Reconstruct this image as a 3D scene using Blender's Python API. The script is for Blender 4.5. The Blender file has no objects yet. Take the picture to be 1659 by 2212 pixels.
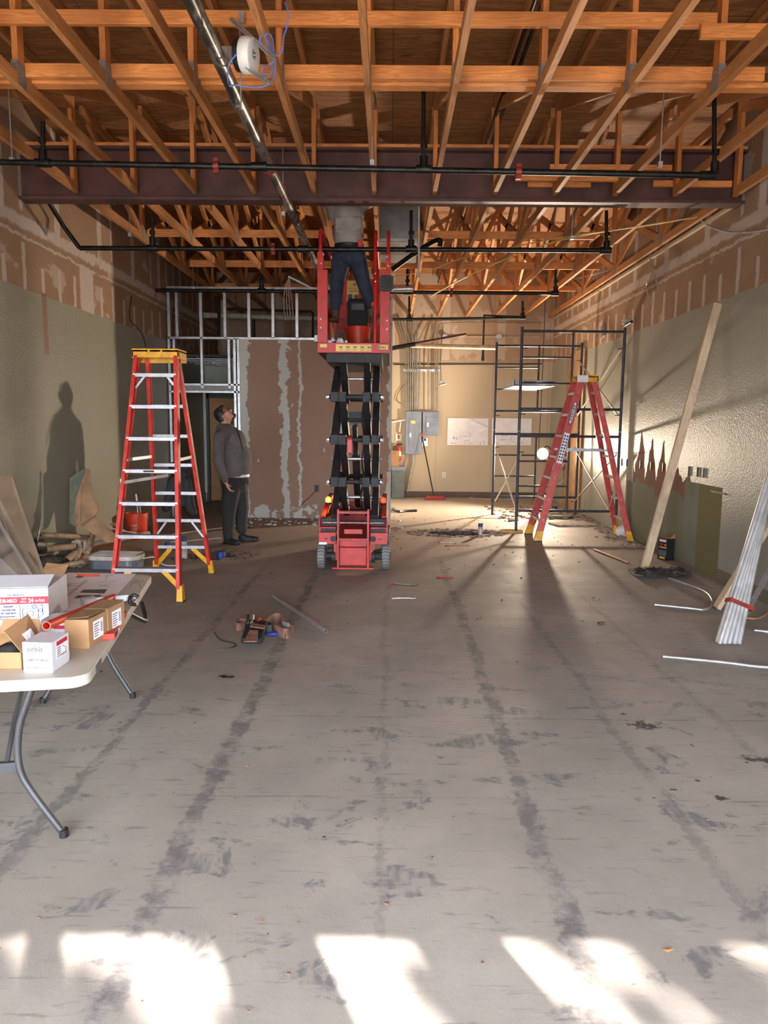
import bpy, bmesh, math, random
from mathutils import Vector, Matrix, noise
random.seed(7)
SC = bpy.context.scene
COL = SC.collection
PI = math.pi

# ---------------------------------------------------------------- camera
FPX, VPX, VPY, CAMH, ROLL = 1560.0, 842.0, 912.0, 1.65, 0.0087
Yc = Vector(((VPX-829.5)/FPX, (1106-VPY)/FPX, -1)).normalized()
Xc = Vector((1, -ROLL, 0)); Xc = (Xc - Yc*Xc.dot(Yc)).normalized()
Zc = Xc.cross(Yc).normalized()
RW = Matrix((Xc, Yc, Zc))
cam_d = bpy.data.cameras.new('camera')
cam = bpy.data.objects.new('camera', cam_d)
COL.objects.link(cam)
cam.matrix_world = Matrix.Translation((0, 0, CAMH)) @ RW.to_4x4()
cam_d.sensor_fit = 'VERTICAL'; cam_d.sensor_height = 36.0
cam_d.lens = FPX/2212*36.0
cam_d.clip_start = 0.05; cam_d.clip_end = 300
SC.camera = cam

def ray(px, py): return RW @ Vector(((px-829.5)/FPX, (1106-py)/FPX, -1))
def F(px, py, z=0.0):
    d = ray(px, py); t = (z-CAMH)/d.z; return Vector((d.x*t, d.y*t, z))
def P(px, py, Y):
    d = ray(px, py); t = Y/d.y; return Vector((d.x*t, Y, CAMH+d.z*t))
def W(px, py, X):
    d = ray(px, py); t = X/d.x; return Vector((X, d.y*t, CAMH+d.z*t))

# ---------------------------------------------------------------- world, sun, exposure
SUN_E = math.radians(33.0); SUN_D = Vector((-0.41, 0.912, 0)).normalized()*math.cos(SUN_E); SUN_D.z = -math.sin(SUN_E)
wd = bpy.data.worlds.new('sky'); SC.world = wd; wd.use_nodes = True
bg = wd.node_tree.nodes['Background']
bg.inputs[0].default_value = (0.86, 0.92, 1.0, 1); bg.inputs[1].default_value = 28.5
sd = bpy.data.lights.new('sun', 'SUN'); sd.energy = 52; sd.angle = math.radians(0.53); sd.color = (1, 0.92, 0.84)
so = bpy.data.objects.new('sun', sd); COL.objects.link(so)
so.rotation_euler = SUN_D.to_track_quat('-Z', 'Y').to_euler(); so.location = (4, -8, 8)
pd = bpy.data.lights.new('window_portal', 'AREA'); pd.shape = 'RECTANGLE'; pd.size = 7.0; pd.size_y = 2.8
pd.cycles.is_portal = True
po = bpy.data.objects.new('window_portal', pd); COL.objects.link(po)
po.location = (-0.1, -1.45, 1.38); po.rotation_euler = (PI/2, 0, PI)
SC.view_settings.view_transform = 'Standard'; SC.view_settings.look = 'None'
SC.view_settings.exposure = -0.12; SC.view_settings.gamma = 1.0
SC.view_settings.use_curve_mapping = False
cy = SC.cycles
cy.use_denoising = True
cy.max_bounces = 8; cy.diffuse_bounces = 5; cy.glossy_bounces = 3; cy.transmission_bounces = 4
cy.sample_clamp_indirect = 12; cy.caustics_reflective = False; cy.caustics_refractive = False

# ---------------------------------------------------------------- materials
def newmat(name):
    m = bpy.data.materials.new(name); m.use_nodes = True
    return m, m.node_tree, m.node_tree.nodes['Principled BSDF']
class NT:
    """tiny node-graph helper"""
    def __init__(s, nt): s.nt = nt; s.L = nt.links
    def n(s, t, **k):
        o = s.nt.nodes.new(t)
        for a, b in k.items(): setattr(o, a, b)
        return o
    def put(s, inp, v):
        if isinstance(v, bpy.types.NodeSocket): s.L.new(v, inp)
        else: inp.default_value = v
    def m(s, op, a, b=None, c=None, clamp=False):
        o = s.n('ShaderNodeMath', operation=op, use_clamp=clamp); s.put(o.inputs[0], a)
        if b is not None: s.put(o.inputs[1], b)
        if c is not None: s.put(o.inputs[2], c)
        return o.outputs[0]
    def pos(s): return s.n('ShaderNodeNewGeometry').outputs['Position']
    def sep(s, v):
        o = s.n('ShaderNodeSeparateXYZ'); s.put(o.inputs[0], v); return o.outputs
    def scale(s, v, sc, rot=(0, 0, 0)):
        o = s.n('ShaderNodeMapping'); s.put(o.inputs[0], v); o.inputs['Scale'].default_value = sc; o.inputs['Rotation'].default_value = rot; return o.outputs[0]
    def noise(s, v, sc, det=4, rough=0.55, dist=0):
        o = s.n('ShaderNodeTexNoise'); s.put(o.inputs['Vector'], v); o.inputs['Scale'].default_value = sc
        o.inputs['Detail'].default_value = det; o.inputs['Roughness'].default_value = rough; o.inputs['Distortion'].default_value = dist
        return o.outputs[0]
    def ramp(s, v, lo, hi):   # smoothstep-ish 0..1
        o = s.n('ShaderNodeMapRange'); o.interpolation_type = 'SMOOTHSTEP'; s.put(o.inputs[0], v)
        s.put(o.inputs[1], lo); s.put(o.inputs[2], hi); return o.outputs[0]
    def mix(s, f, a, b):
        o = s.n('ShaderNodeMix', data_type='RGBA'); s.put(o.inputs[0], f)
        for i, v in ((6, a), (7, b)):
            if isinstance(v, tuple) and len(v) == 3: v = (*v, 1)
            s.put(o.inputs[i], v)
        return o.outputs[2]
    def bump(s, h, st, dist=0.01):
        o = s.n('ShaderNodeBump'); s.put(o.inputs['Height'], h); o.inputs['Strength'].default_value = st; o.inputs['Distance'].default_value = dist
        return o.outputs[0]
    def band(s, v, lo, hi, soft=0.02):   # 1 inside lo..hi
        a = s.ramp(v, lo-soft if not isinstance(lo, bpy.types.NodeSocket) else s.m('SUBTRACT', lo, soft), lo if isinstance(lo, bpy.types.NodeSocket) else lo+soft)
        b = s.ramp(v, hi-soft if not isinstance(hi, bpy.types.NodeSocket) else s.m('SUBTRACT', hi, soft), hi if isinstance(hi, bpy.types.NodeSocket) else hi+soft)
        return s.m('SUBTRACT', a, b, clamp=True)

def mat(name, col, rough=0.6, metal=0.0, vary=0.12, nsc=9, bump=0.0, bsc=60, coat=0, spec=0.5):
    m, nt, b = newmat(name); g = NT(nt)
    p = g.pos(); nz = g.noise(p, nsc, 5)
    c2 = tuple(min(1, c*(1-vary*2)) for c in col); c3 = tuple(min(1, c*(1+vary)) for c in col)
    g.put(b.inputs['Base Color'], g.mix(g.ramp(nz, 0.3, 0.7), c2, c3))
    b.inputs['Roughness'].default_value = rough; b.inputs['Metallic'].default_value = metal
    b.inputs['Coat Weight'].default_value = coat; b.inputs['Specular IOR Level'].default_value = spec
    if bump: g.put(b.inputs['Normal'], g.bump(g.noise(p, bsc, 3), bump, 0.004))
    return m
def glow(name, col, st):
    m, nt, b = newmat(name)
    b.inputs['Base Color'].default_value = (*col, 1); b.inputs['Emission Color'].default_value = (*col, 1); b.inputs['Emission Strength'].default_value = st
    return m
def wood(name, axis, a=(0.38, 0.15, 0.045), c=(0.72, 0.36, 0.13), rough=0.62):
    m, nt, b = newmat(name); g = NT(nt); p = g.pos()
    sc = [9, 9, 9]; sc[axis] = 0.55
    v = g.scale(p, tuple(sc))
    w = g.n('ShaderNodeTexNoise'); g.put(w.inputs['Vector'], v); w.inputs['Scale'].default_value = 2.2; w.inputs['Detail'].default_value = 7; w.inputs['Distortion'].default_value = 1.2
    rings = g.m('SINE', g.m('MULTIPLY', w.outputs[0], 46)); rings = g.m('MULTIPLY_ADD', rings, 0.5, 0.5)
    big = g.noise(g.scale(p, (1.3, 0.35, 1.3)), 1.7, 3)
    col = g.mix(g.m('MULTIPLY', rings, 0.55), c, a)
    col = g.mix(g.m('MULTIPLY', g.ramp(big, 0.42, 0.68), 0.5), col, tuple(x*0.6 for x in a))
    g.put(b.inputs['Base Color'], col); b.inputs['Roughness'].default_value = rough
    g.put(b.inputs['Normal'], g.bump(rings, 0.15, 0.002))
    return m
M = {}
M['wood_y'] = wood('framing_lumber_long', 1, (0.30, 0.105, 0.030), (0.56, 0.245, 0.085))
M['wood_x'] = wood('framing_lumber_cross', 0, (0.42, 0.13, 0.030), (0.78, 0.30, 0.085))
M['wood_z'] = wood('framing_lumber_upright', 2, (0.36, 0.105, 0.026), (0.64, 0.235, 0.065))
M['wood_new'] = wood('pale_new_lumber', 2, (0.36, 0.25, 0.15), (0.62, 0.47, 0.32))
M['wood_old'] = wood('weathered_board', 2, (0.22, 0.16, 0.11), (0.40, 0.31, 0.23))
M['door_wood'] = wood('stained_door_veneer', 2, (0.30, 0.15, 0.05), (0.42, 0.23, 0.09))
M['steel_primer'] = mat('red_oxide_primer', (0.085, 0.032, 0.028), 0.55, 0.0, 0.2, 4, 0.1)
M['iron'] = mat('black_iron_pipe', (0.018, 0.017, 0.016), 0.42, 0.6, 0.3, 14)
M['redclamp'] = mat('red_painted_clamp', (0.22, 0.02, 0.015), 0.5)
M['galv'] = mat('galvanised_steel', (0.52, 0.53, 0.55), 0.38, 0.75, 0.12, 22)
M['stud'] = mat('bright_steel_stud', (0.60, 0.62, 0.65), 0.33, 0.8, 0.1, 12)
M['conduit'] = mat('zinc_conduit', (0.55, 0.56, 0.58), 0.30, 0.6, 0.1, 10)
M['plate'] = mat('nail_plate_zinc', (0.30, 0.29, 0.28), 0.5, 0.6, 0.3, 120, 0.8, 160)
M['darkpipe'] = None
M['alu'] = mat('brushed_aluminium', (0.42, 0.42, 0.46), 0.4, 0.55, 0.08, 20)
M['ladder_red'] = mat('red_fibreglass_rail', (0.56, 0.030, 0.018), 0.5, 0, 0.18, 12)
M['ladder_red_hazed'] = mat('hazed_red_fibreglass', (0.50, 0.06, 0.055), 0.45, 0, 0.12, 12)  # haze in front of this ladder is mixed into its red as pink
M['yellow'] = mat('yellow_ladder_plastic', (0.72, 0.36, 0.02), 0.45, 0, 0.12, 14)
M['lift_red'] = mat('red_machine_enamel', (0.46, 0.012, 0.012), 0.45, 0, 0.14, 8)
M['lift_dark'] = mat('charcoal_machine_enamel', (0.030, 0.030, 0.034), 0.55, 0.0, 0.2, 10, spec=.25)
M['black'] = mat('black_plastic', (0.012, 0.012, 0.013), 0.45, 0, 0.2)
M['rubber'] = mat('grey_solid_rubber', (0.20, 0.205, 0.21), 0.8, 0, 0.12, 20)
M['rubber_dk'] = mat('dark_tread_groove', (0.05, 0.05, 0.05), 0.9)
M['sticker'] = mat('yellow_warning_sticker', (0.75, 0.52, 0.15), 0.5, 0, 0.05)
M['ink'] = mat('black_ink', (0.01, 0.01, 0.012), 0.6, 0, 0)
M['greyink'] = mat('grey_ink', (0.10, 0.10, 0.12), 0.6, 0, 0)
M['blueink'] = mat('blue_ink', (0.02, 0.03, 0.12), 0.6, 0, 0)
M['redink'] = mat('red_ink', (0.45, 0.01, 0.03), 0.5, 0, 0)
M['whiteink'] = mat('white_ink', (0.75, 0.75, 0.78), 0.5, 0, 0)
M['paper'] = mat('white_paper', (0.78, 0.77, 0.82), 0.8, 0, 0.03)
M['whitebox'] = mat('white_carton', (0.62, 0.62, 0.68), 0.6, 0, 0.03)
M['carton'] = mat('brown_carton', (0.34, 0.19, 0.09), 0.8, 0, 0.08, 6)
M['carton_in'] = mat('carton_inside', (0.28, 0.16, 0.08), 0.85, 0, 0.08, 6)
M['table'] = mat('ivory_table_plastic', (0.50, 0.465, 0.40), 0.5, 0, 0.04, 4, 0.15, 220)
M['tableleg'] = mat('charcoal_powder_coat', (0.045, 0.047, 0.052), 0.45, 0.2, 0.1)
M['scaf'] = mat('navy_grey_scaffold_tube', (0.035, 0.042, 0.062), 0.45, 0.3, 0.25, 12)
M['pvc'] = mat('dusty_tan_pvc', (0.42, 0.30, 0.20), 0.6, 0, 0.15)
M['pvcwhite'] = mat('dusty_white_pipe', (0.52, 0.47, 0.42), 0.6, 0, 0.15)
M['bucket'] = mat('orange_red_bucket', (0.62, 0.045, 0.012), 0.45, 0, 0.06)
M['skin'] = mat('skin', (0.46, 0.22, 0.15), 0.5, 0, 0.06, 20)
M['hair'] = mat('black_hair', (0.012, 0.010, 0.010), 0.5, 0, 0.3, 60, 0.6, 120)
M['hoodie'] = mat('grey_hoodie_fleece', (0.115, 0.100, 0.100), 0.95, 0, 0.10, 7, 0.35, 40)
M['pants'] = mat('black_work_trousers', (0.022, 0.021, 0.023), 0.85, 0, 0.15, 8, 0.35, 30)
M['jeans'] = mat('navy_denim', (0.022, 0.032, 0.062), 0.85, 0, 0.22, 8, 0.35, 40)
M['shirt'] = mat('grey_tshirt_cotton', (0.30, 0.27, 0.26), 0.95, 0, 0.10, 5, 0.5, 22)
M['boots'] = mat('brown_leather_boot', (0.09, 0.055, 0.035), 0.7)
M['shoe'] = mat('black_shoe', (0.013, 0.013, 0.014), 0.6)
M['cloth_black'] = mat('black_jacket_cloth', (0.008, 0.008, 0.011), 0.8, 0, 0.2, 8, 0.6, 20)
M['leather'] = mat('dusty_brown_leather', (0.20, 0.10, 0.07), 0.8, 0, 0.2, 18)
M['panel_grey'] = mat('grey_electrical_panel', (0.16, 0.175, 0.205), 0.4, 0.3, 0.1, 5)
M['transf'] = mat('green_grey_cabinet', (0.09, 0.11, 0.10), 0.5, 0, 0.1)
M['ext_red'] = mat('extinguisher_red', (0.45, 0.03, 0.03), 0.4)
M['beige'] = mat('beige_plastic', (0.55, 0.45, 0.33), 0.5)
M['white'] = mat('white_plastic', (0.72, 0.71, 0.69), 0.45, 0, 0.03)
M['wallconduit'] = mat('dull_wall_conduit', (0.26, 0.245, 0.225), 0.5, 0.4, 0.12, 9)
M['porcelain'] = mat('stained_white_porcelain', (0.6, 0.55, 0.48), 0.3)
M['bluewire'] = mat('blue_cable_jacket', (0.10, 0.17, 0.50), 0.5)
M['orangewire'] = mat('tan_orange_cord', (0.55, 0.25, 0.09), 0.5)
M['yellowwire'] = mat('yellow_cable', (0.62, 0.38, 0.10), 0.5)
M['whitewire'] = mat('grey_cable', (0.40, 0.36, 0.33), 0.6)
M['plastic_wrap'] = mat('dark_plastic_film', (0.045, 0.04, 0.04), 0.7, 0, 0.3, 12)
M['duct'] = mat('duct_sheet_metal', (0.26, 0.26, 0.26), 0.45, 0.5, 0.12, 5)
M['gyp'] = mat('drywall_offcut_grey', (0.33, 0.30, 0.27), 0.9, 0, 0.1, 5)
M['particle'] = mat('torn_particle_board', (0.34, 0.20, 0.11), 0.9, 0, 0.15, 7, 0.8, 50)
M['greenside'] = mat('green_painted_offcut', (0.20, 0.22, 0.17), 0.7)
M['bluecap'] = mat('blue_tape', (0.02, 0.04, 0.22), 0.5)
M['copper'] = mat('copper_tube', (0.55, 0.30, 0.20), 0.4, 0.7)
M['reflector'] = mat('lamp_housing_grey', (0.35, 0.34, 0.33), 0.4, 0.5)
M['dirt'] = mat('dug_earth', (0.16, 0.11, 0.085), 0.95, 0, 0.3, 20, 0.8, 40)
M['dust'] = mat('plaster_rubble', (0.34, 0.28, 0.24), 0.95, 0, 0.25, 20)
M['tile'] = mat('brown_cove_base', (0.10, 0.06, 0.045), 0.6, 0, 0.15, 5)
M['leaf'] = mat('leaf_green', (0.05, 0.10, 0.03), 0.7)
M['bark'] = mat('bark', (0.10, 0.07, 0.05), 0.9)
M['pave'] = mat('bounce_paving', (0.36, 0.34, 0.31), 0.9, 0, 0.08, 2)
M['mull'] = mat('bronze_storefront_frame', (0.04, 0.03, 0.025), 0.45, 0.5)
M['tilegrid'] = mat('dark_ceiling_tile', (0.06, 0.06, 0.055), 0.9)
M['roomgreen'] = mat('grey_green_wall_paint', (0.42, 0.46, 0.38), 0.75, 0, 0.05, 3)
M['roomlight'] = mat('pale_green_wall_paint', (0.50, 0.54, 0.50), 0.7, 0, 0.05, 3)
M['doorframe'] = mat('dark_door_frame', (0.035, 0.04, 0.042), 0.5)
M['amber'] = glow('amber_beacon_glass', (1.0, 0.16, 0.01), 26)
M['amber_dim'] = glow('amber_beacon_dim', (0.9, 0.06, 0.01), 2.0)
M['halogen'] = glow('halogen_lamp_glass', (1.0, 0.78, 0.52), 260)

# pipe with bare-steel streaks
def pipe_mat():
    m, nt, b = newmat('mottled_steel_pipe'); g = NT(nt); p = g.pos()
    n1 = g.noise(g.scale(p, (6, 1.6, 6)), 2.0, 5, 0.7)
    f = g.ramp(n1, 0.44, 0.56)
    g.put(b.inputs['Base Color'], g.mix(f, (0.02, 0.018, 0.018), (0.30, 0.26, 0.23)))
    g.put(b.inputs['Metallic'], g.m('MULTIPLY', f, 0.7)); b.inputs['Roughness'].default_value = 0.36
    return m
M['mainpipe'] = pipe_mat()

def deck_mat():
    m, nt, b = newmat('plywood_roof_deck'); g = NT(nt); p = g.pos(); s = g.sep(p)
    v = g.scale(p, (0.8, 7, 1))
    w = g.noise(v, 1.6, 8, 0.65, 1.5)
    rings = g.m('MULTIPLY_ADD', g.m('SINE', g.m('MULTIPLY', w, 30)), 0.5, 0.5)
    col = g.mix(rings, (0.36, 0.155, 0.050), (0.21, 0.078, 0.024))
    kn = g.n('ShaderNodeTexVoronoi'); g.put(kn.inputs['Vector'], g.scale(p, (1.2, 3.4, 1))); kn.inputs['Scale'].default_value = 1.2
    col = g.mix(g.m('SUBTRACT', 1.0, g.ramp(kn.outputs['Distance'], 0.04, 0.13)), col, (0.09, 0.03, 0.012))
    sy = g.m('PINGPONG', s[1], 0.61); sx = g.m('PINGPONG', s[0], 1.22)
    seam = g.m('MAXIMUM', g.m('LESS_THAN', sy, 0.006), g.m('LESS_THAN', sx, 0.004))
    col = g.mix(g.m('MULTIPLY', seam, 0.8), col, (0.05, 0.02, 0.01))
    g.put(b.inputs['Base Color'], col); b.inputs['Roughness'].default_value = 0.75
    return m
M['deck'] = deck_mat()

def side_wall_mat(name, side):
    """painted lower drywall, bare brown board with joint compound above"""
    m, nt, b = newmat(name); g = NT(nt); p = g.pos(); s = g.sep(p); y, z = s[1], s[2]
    n1 = g.noise(p, 3.0, 5); n2 = g.noise(p, 11, 4); nlow = g.noise(p, 0.6, 2)
    wob = g.m('MULTIPLY_ADD', n2, 0.10, -0.05)
    zz = g.m('ADD', z, wob); yy = g.m('ADD', y, g.m('MULTIPLY', wob, 0.6))
    board = g.mix(n1, (0.27, 0.17, 0.11), (0.38, 0.255, 0.175))
    mud = g.mix(n2, (0.46, 0.38, 0.33), (0.56, 0.48, 0.43))
    # screw strips every 0.4 m, seams every 1.2 m
    idx = g.m('FLOOR', g.m('DIVIDE', g.m('ADD', y, 0.2), 0.4))
    rnd = g.n('ShaderNodeTexWhiteNoise', noise_dimensions='1D'); g.put(rnd.inputs['W'], idx); rv = rnd.outputs[0]
    dy = g.m('PINGPONG', yy, 0.2)         # 0 at multiples of .4
    strip = g.m('MULTIPLY', g.m('SUBTRACT', 1.0, g.ramp(dy, 0.030, 0.045)), g.band(zz, 2.9, g.m('MULTIPLY_ADD', rv, 0.22, 3.26), 0.02))
    upper = g.m('MULTIPLY', g.m('SUBTRACT', 1.0, g.ramp(dy, 0.025, 0.04)), g.m('MULTIPLY', g.band(zz, 3.75, g.m('MULTIPLY_ADD', rv, 0.5, 4.0), 0.02), g.m('GREATER_THAN', rv, 0.4)))
    hor = g.band(zz, 3.58, 3.70, 0.02); hor2 = g.band(zz, 3.48, 3.51, 0.01)
    dys = g.m('PINGPONG', yy, 0.6)
    seam = g.m('MULTIPLY', g.m('SUBTRACT', 1.0, g.ramp(dys, 0.06, 0.08)), g.m('GREATER_THAN', zz, 3.62))
    bl = g.ramp(g.noise(g.scale(p, (1, 0.9, 1.6)), 1.8, 3), 0.62, 0.66)
    msk = g.m('MAXIMUM', g.m('MAXIMUM', strip, upper), g.m('MAXIMUM', hor, g.m('MAXIMUM', seam, g.m('MULTIPLY', bl, 0.6))))
    msk = g.m('MAXIMUM', msk, hor2)
    if side == 'L':
        rect = g.m('MULTIPLY', g.band(yy, 8.95, 9.35, 0.02), g.band(zz, 2.9, 3.5, 0.02)); msk = g.m('MAXIMUM', msk, rect)
    msk = g.m('MULTIPLY', msk, g.ramp(n1, 0.25, 0.42))
    up = g.mix(msk, board, mud)
    paint = g.mix(nlow, (0.235, 0.225, 0.165), (0.30, 0.285, 0.215)) if side == 'L' else g.mix(nlow, (0.25, 0.245, 0.20), (0.31, 0.30, 0.255))
    edge = g.m('MULTIPLY_ADD', g.noise(p, 2.2, 3), 0.04, 2.95)
    isup = g.ramp(z, edge, g.m('ADD', edge, 0.012))
    col = g.mix(isup, paint, up)
    if side == 'L':
        st = g.m('MULTIPLY', g.band(y, 7.95, 8.06, 0.004), g.band(z, 2.35, 3.0, 0.02)); col = g.mix(st, col, (0.24, 0.13, 0.09))
    else:
        # torn paper and old paint low on the wall
        t = g.m('PINGPONG', g.m('ADD', y, g.m('MULTIPLY', n1, 0.25)), 0.21)
        top = g.m('MULTIPLY_ADD', g.m('SUBTRACT', g.m('MULTIPLY', t, 3.2), 0.10), g.ramp(y, 8.2, 10.2), 1.02)
        top = g.m('ADD', top, g.m('MULTIPLY', g.m('MULTIPLY_ADD', g.noise(g.scale(p, (1, 2.4, 0.2)), 2, 2), 1.2, -0.6), 0.5))
        inY = g.band(y, 8.42, 10.45, 0.02)
        brown = g.m('MULTIPLY', inY, g.m('LESS_THAN', z, top))
        col = g.mix(brown, col, (0.22, 0.12, 0.085))
        gt = g.m('MULTIPLY_ADD', g.noise(g.scale(p, (1, 1, 0.3)), 2.6, 3), 0.55, 0.55)
        gt = g.m('ADD', gt, g.m('MULTIPLY', g.m('LESS_THAN', y, 8.6), 0.5)); gt = g.m('MINIMUM', gt, 0.99)
        old = g.m('MULTIPLY', g.band(y, 7.62, 10.7, 0.01), g.m('LESS_THAN', z, gt))
        matte = g.m('MAXIMUM', brown, old)
        tone = g.mix(g.ramp(g.noise(g.scale(p, (1, 1.5, 0.5)), 1.5, 3), 0.4, 0.6), (0.185, 0.18, 0.12), (0.20, 0.205, 0.165))
        tone = g.mix(g.band(y, 7.6, 8.2, 0.02), tone, (0.175, 0.155, 0.075))
        col = g.mix(old, col, tone)
        low = g.m('MULTIPLY', g.m('LESS_THAN', y, 7.62), g.m('LESS_THAN', z, 0.13)); col = g.mix(low, col, (0.13, 0.12, 0.085))
    g.put(b.inputs['Base Color'], col)
    mt_ = matte if side == 'R' else isup
    dull = g.m('MAXIMUM', isup, mt_)
    g.put(b.inputs['Roughness'], g.m('MULTIPLY_ADD', dull, 0.45, 0.46))
    g.put(b.inputs['Specular IOR Level'], g.m('MULTIPLY_ADD', dull, -0.26, 0.30))
    bn = g.noise(p, 55, 2, 0.6)
    g.put(b.inputs['Normal'], g.bump(bn, 0.8, 0.008))
    return m
M['wallL'] = side_wall_mat('left_wall_drywall', 'L')
M['wallR'] = side_wall_mat('right_wall_drywall', 'R')

def back_mat():
    m, nt, b = newmat('back_wall_drywall'); g = NT(nt); p = g.pos(); s = g.sep(p); x, z = s[0], s[2]
    n2 = g.noise(p, 7, 4); zz = g.m('ADD', z, g.m('MULTIPLY_ADD', n2, 0.1, -0.05)); xx = g.m('ADD', x, g.m('MULTIPLY_ADD', n2, 0.08, -0.04))
    col = g.mix(g.noise(p, 1.2, 4), (0.44, 0.36, 0.25), (0.52, 0.43, 0.31))
    up = g.mix(g.noise(p, 2, 4), (0.36, 0.25, 0.17), (0.42, 0.30, 0.21))
    mud = g.m('MULTIPLY', g.m('SUBTRACT', 1.0, g.ramp(g.m('PINGPONG', xx, 0.6), 0.07, 0.10)), g.m('GREATER_THAN', zz, 3.0))
    mud = g.m('MAXIMUM', mud, g.m('MULTIPLY', g.ramp(g.noise(p, 1.6, 3), 0.55, 0.6), 0.8))
    up = g.mix(mud, up, (0.50, 0.42, 0.34))
    col = g.mix(g.m('GREATER_THAN', z, 2.98), col, up)
    ln = g.m('LESS_THAN', g.m('PINGPONG', g.m('ADD', x, 0.2), 0.61), 0.006)
    col = g.mix(g.m('MULTIPLY', ln, 0.5), col, (0.2, 0.15, 0.1))
    g.put(b.inputs['Base Color'], col); b.inputs['Roughness'].default_value = 0.7
    return m
M['back'] = back_mat()

def part_mat():
    m, nt, b = newmat('torn_brown_gypsum_paper'); g = NT(nt); p = g.pos(); s = g.sep(p); x, z = s[0], s[2]
    n1 = g.noise(p, 5, 6, 0.65); n3 = g.noise(p, 1.5, 4)
    xx = g.m('ADD', x, g.m('ADD', g.m('MULTIPLY_ADD', n1, 0.30, -0.15), g.m('MULTIPLY_ADD', g.noise(g.scale(p, (1, 1, 1)), 1.3, 2), 0.16, -0.08)))
    brown = g.mix(n3, (0.33, 0.21, 0.15), (0.42, 0.275, 0.205))
    a = g.band(xx, -1.83, -1.72, 0.004); c = g.band(xx, -1.55, -1.50, 0.004); e = g.m('LESS_THAN', xx, -2.40)
    n4 = g.noise(g.scale(p, (1, 1, 0.55)), 1.7, 5, 0.6)
    bl = g.m('MAXIMUM', g.m('GREATER_THAN', n4, 0.66), g.m('GREATER_THAN', g.noise(g.scale(p, (1, 1, 0.6)), 6.5, 2, 0.4), 0.72))
    rg = g.m('GREATER_THAN', xx, -0.03)
    bot = g.m('MULTIPLY', g.m('LESS_THAN', z, g.m('MULTIPLY_ADD', n1, 0.6, -0.12)), g.m('GREATER_THAN', n1, 0.5))
    msk = g.m('MAXIMUM', g.m('MAXIMUM', a, c), g.m('MAXIMUM', g.m('MAXIMUM', e, bl), g.m('MAXIMUM', rg, bot)))
    g.put(b.inputs['Base Color'], g.mix(msk, brown, g.mix(n3, (0.56, 0.57, 0.53), (0.68, 0.68, 0.64)))); b.inputs['Roughness'].default_value = 0.85
    g.put(b.inputs['Normal'], g.bump(msk, 0.4, 0.003))
    return m
M['part'] = part_mat()

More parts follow.
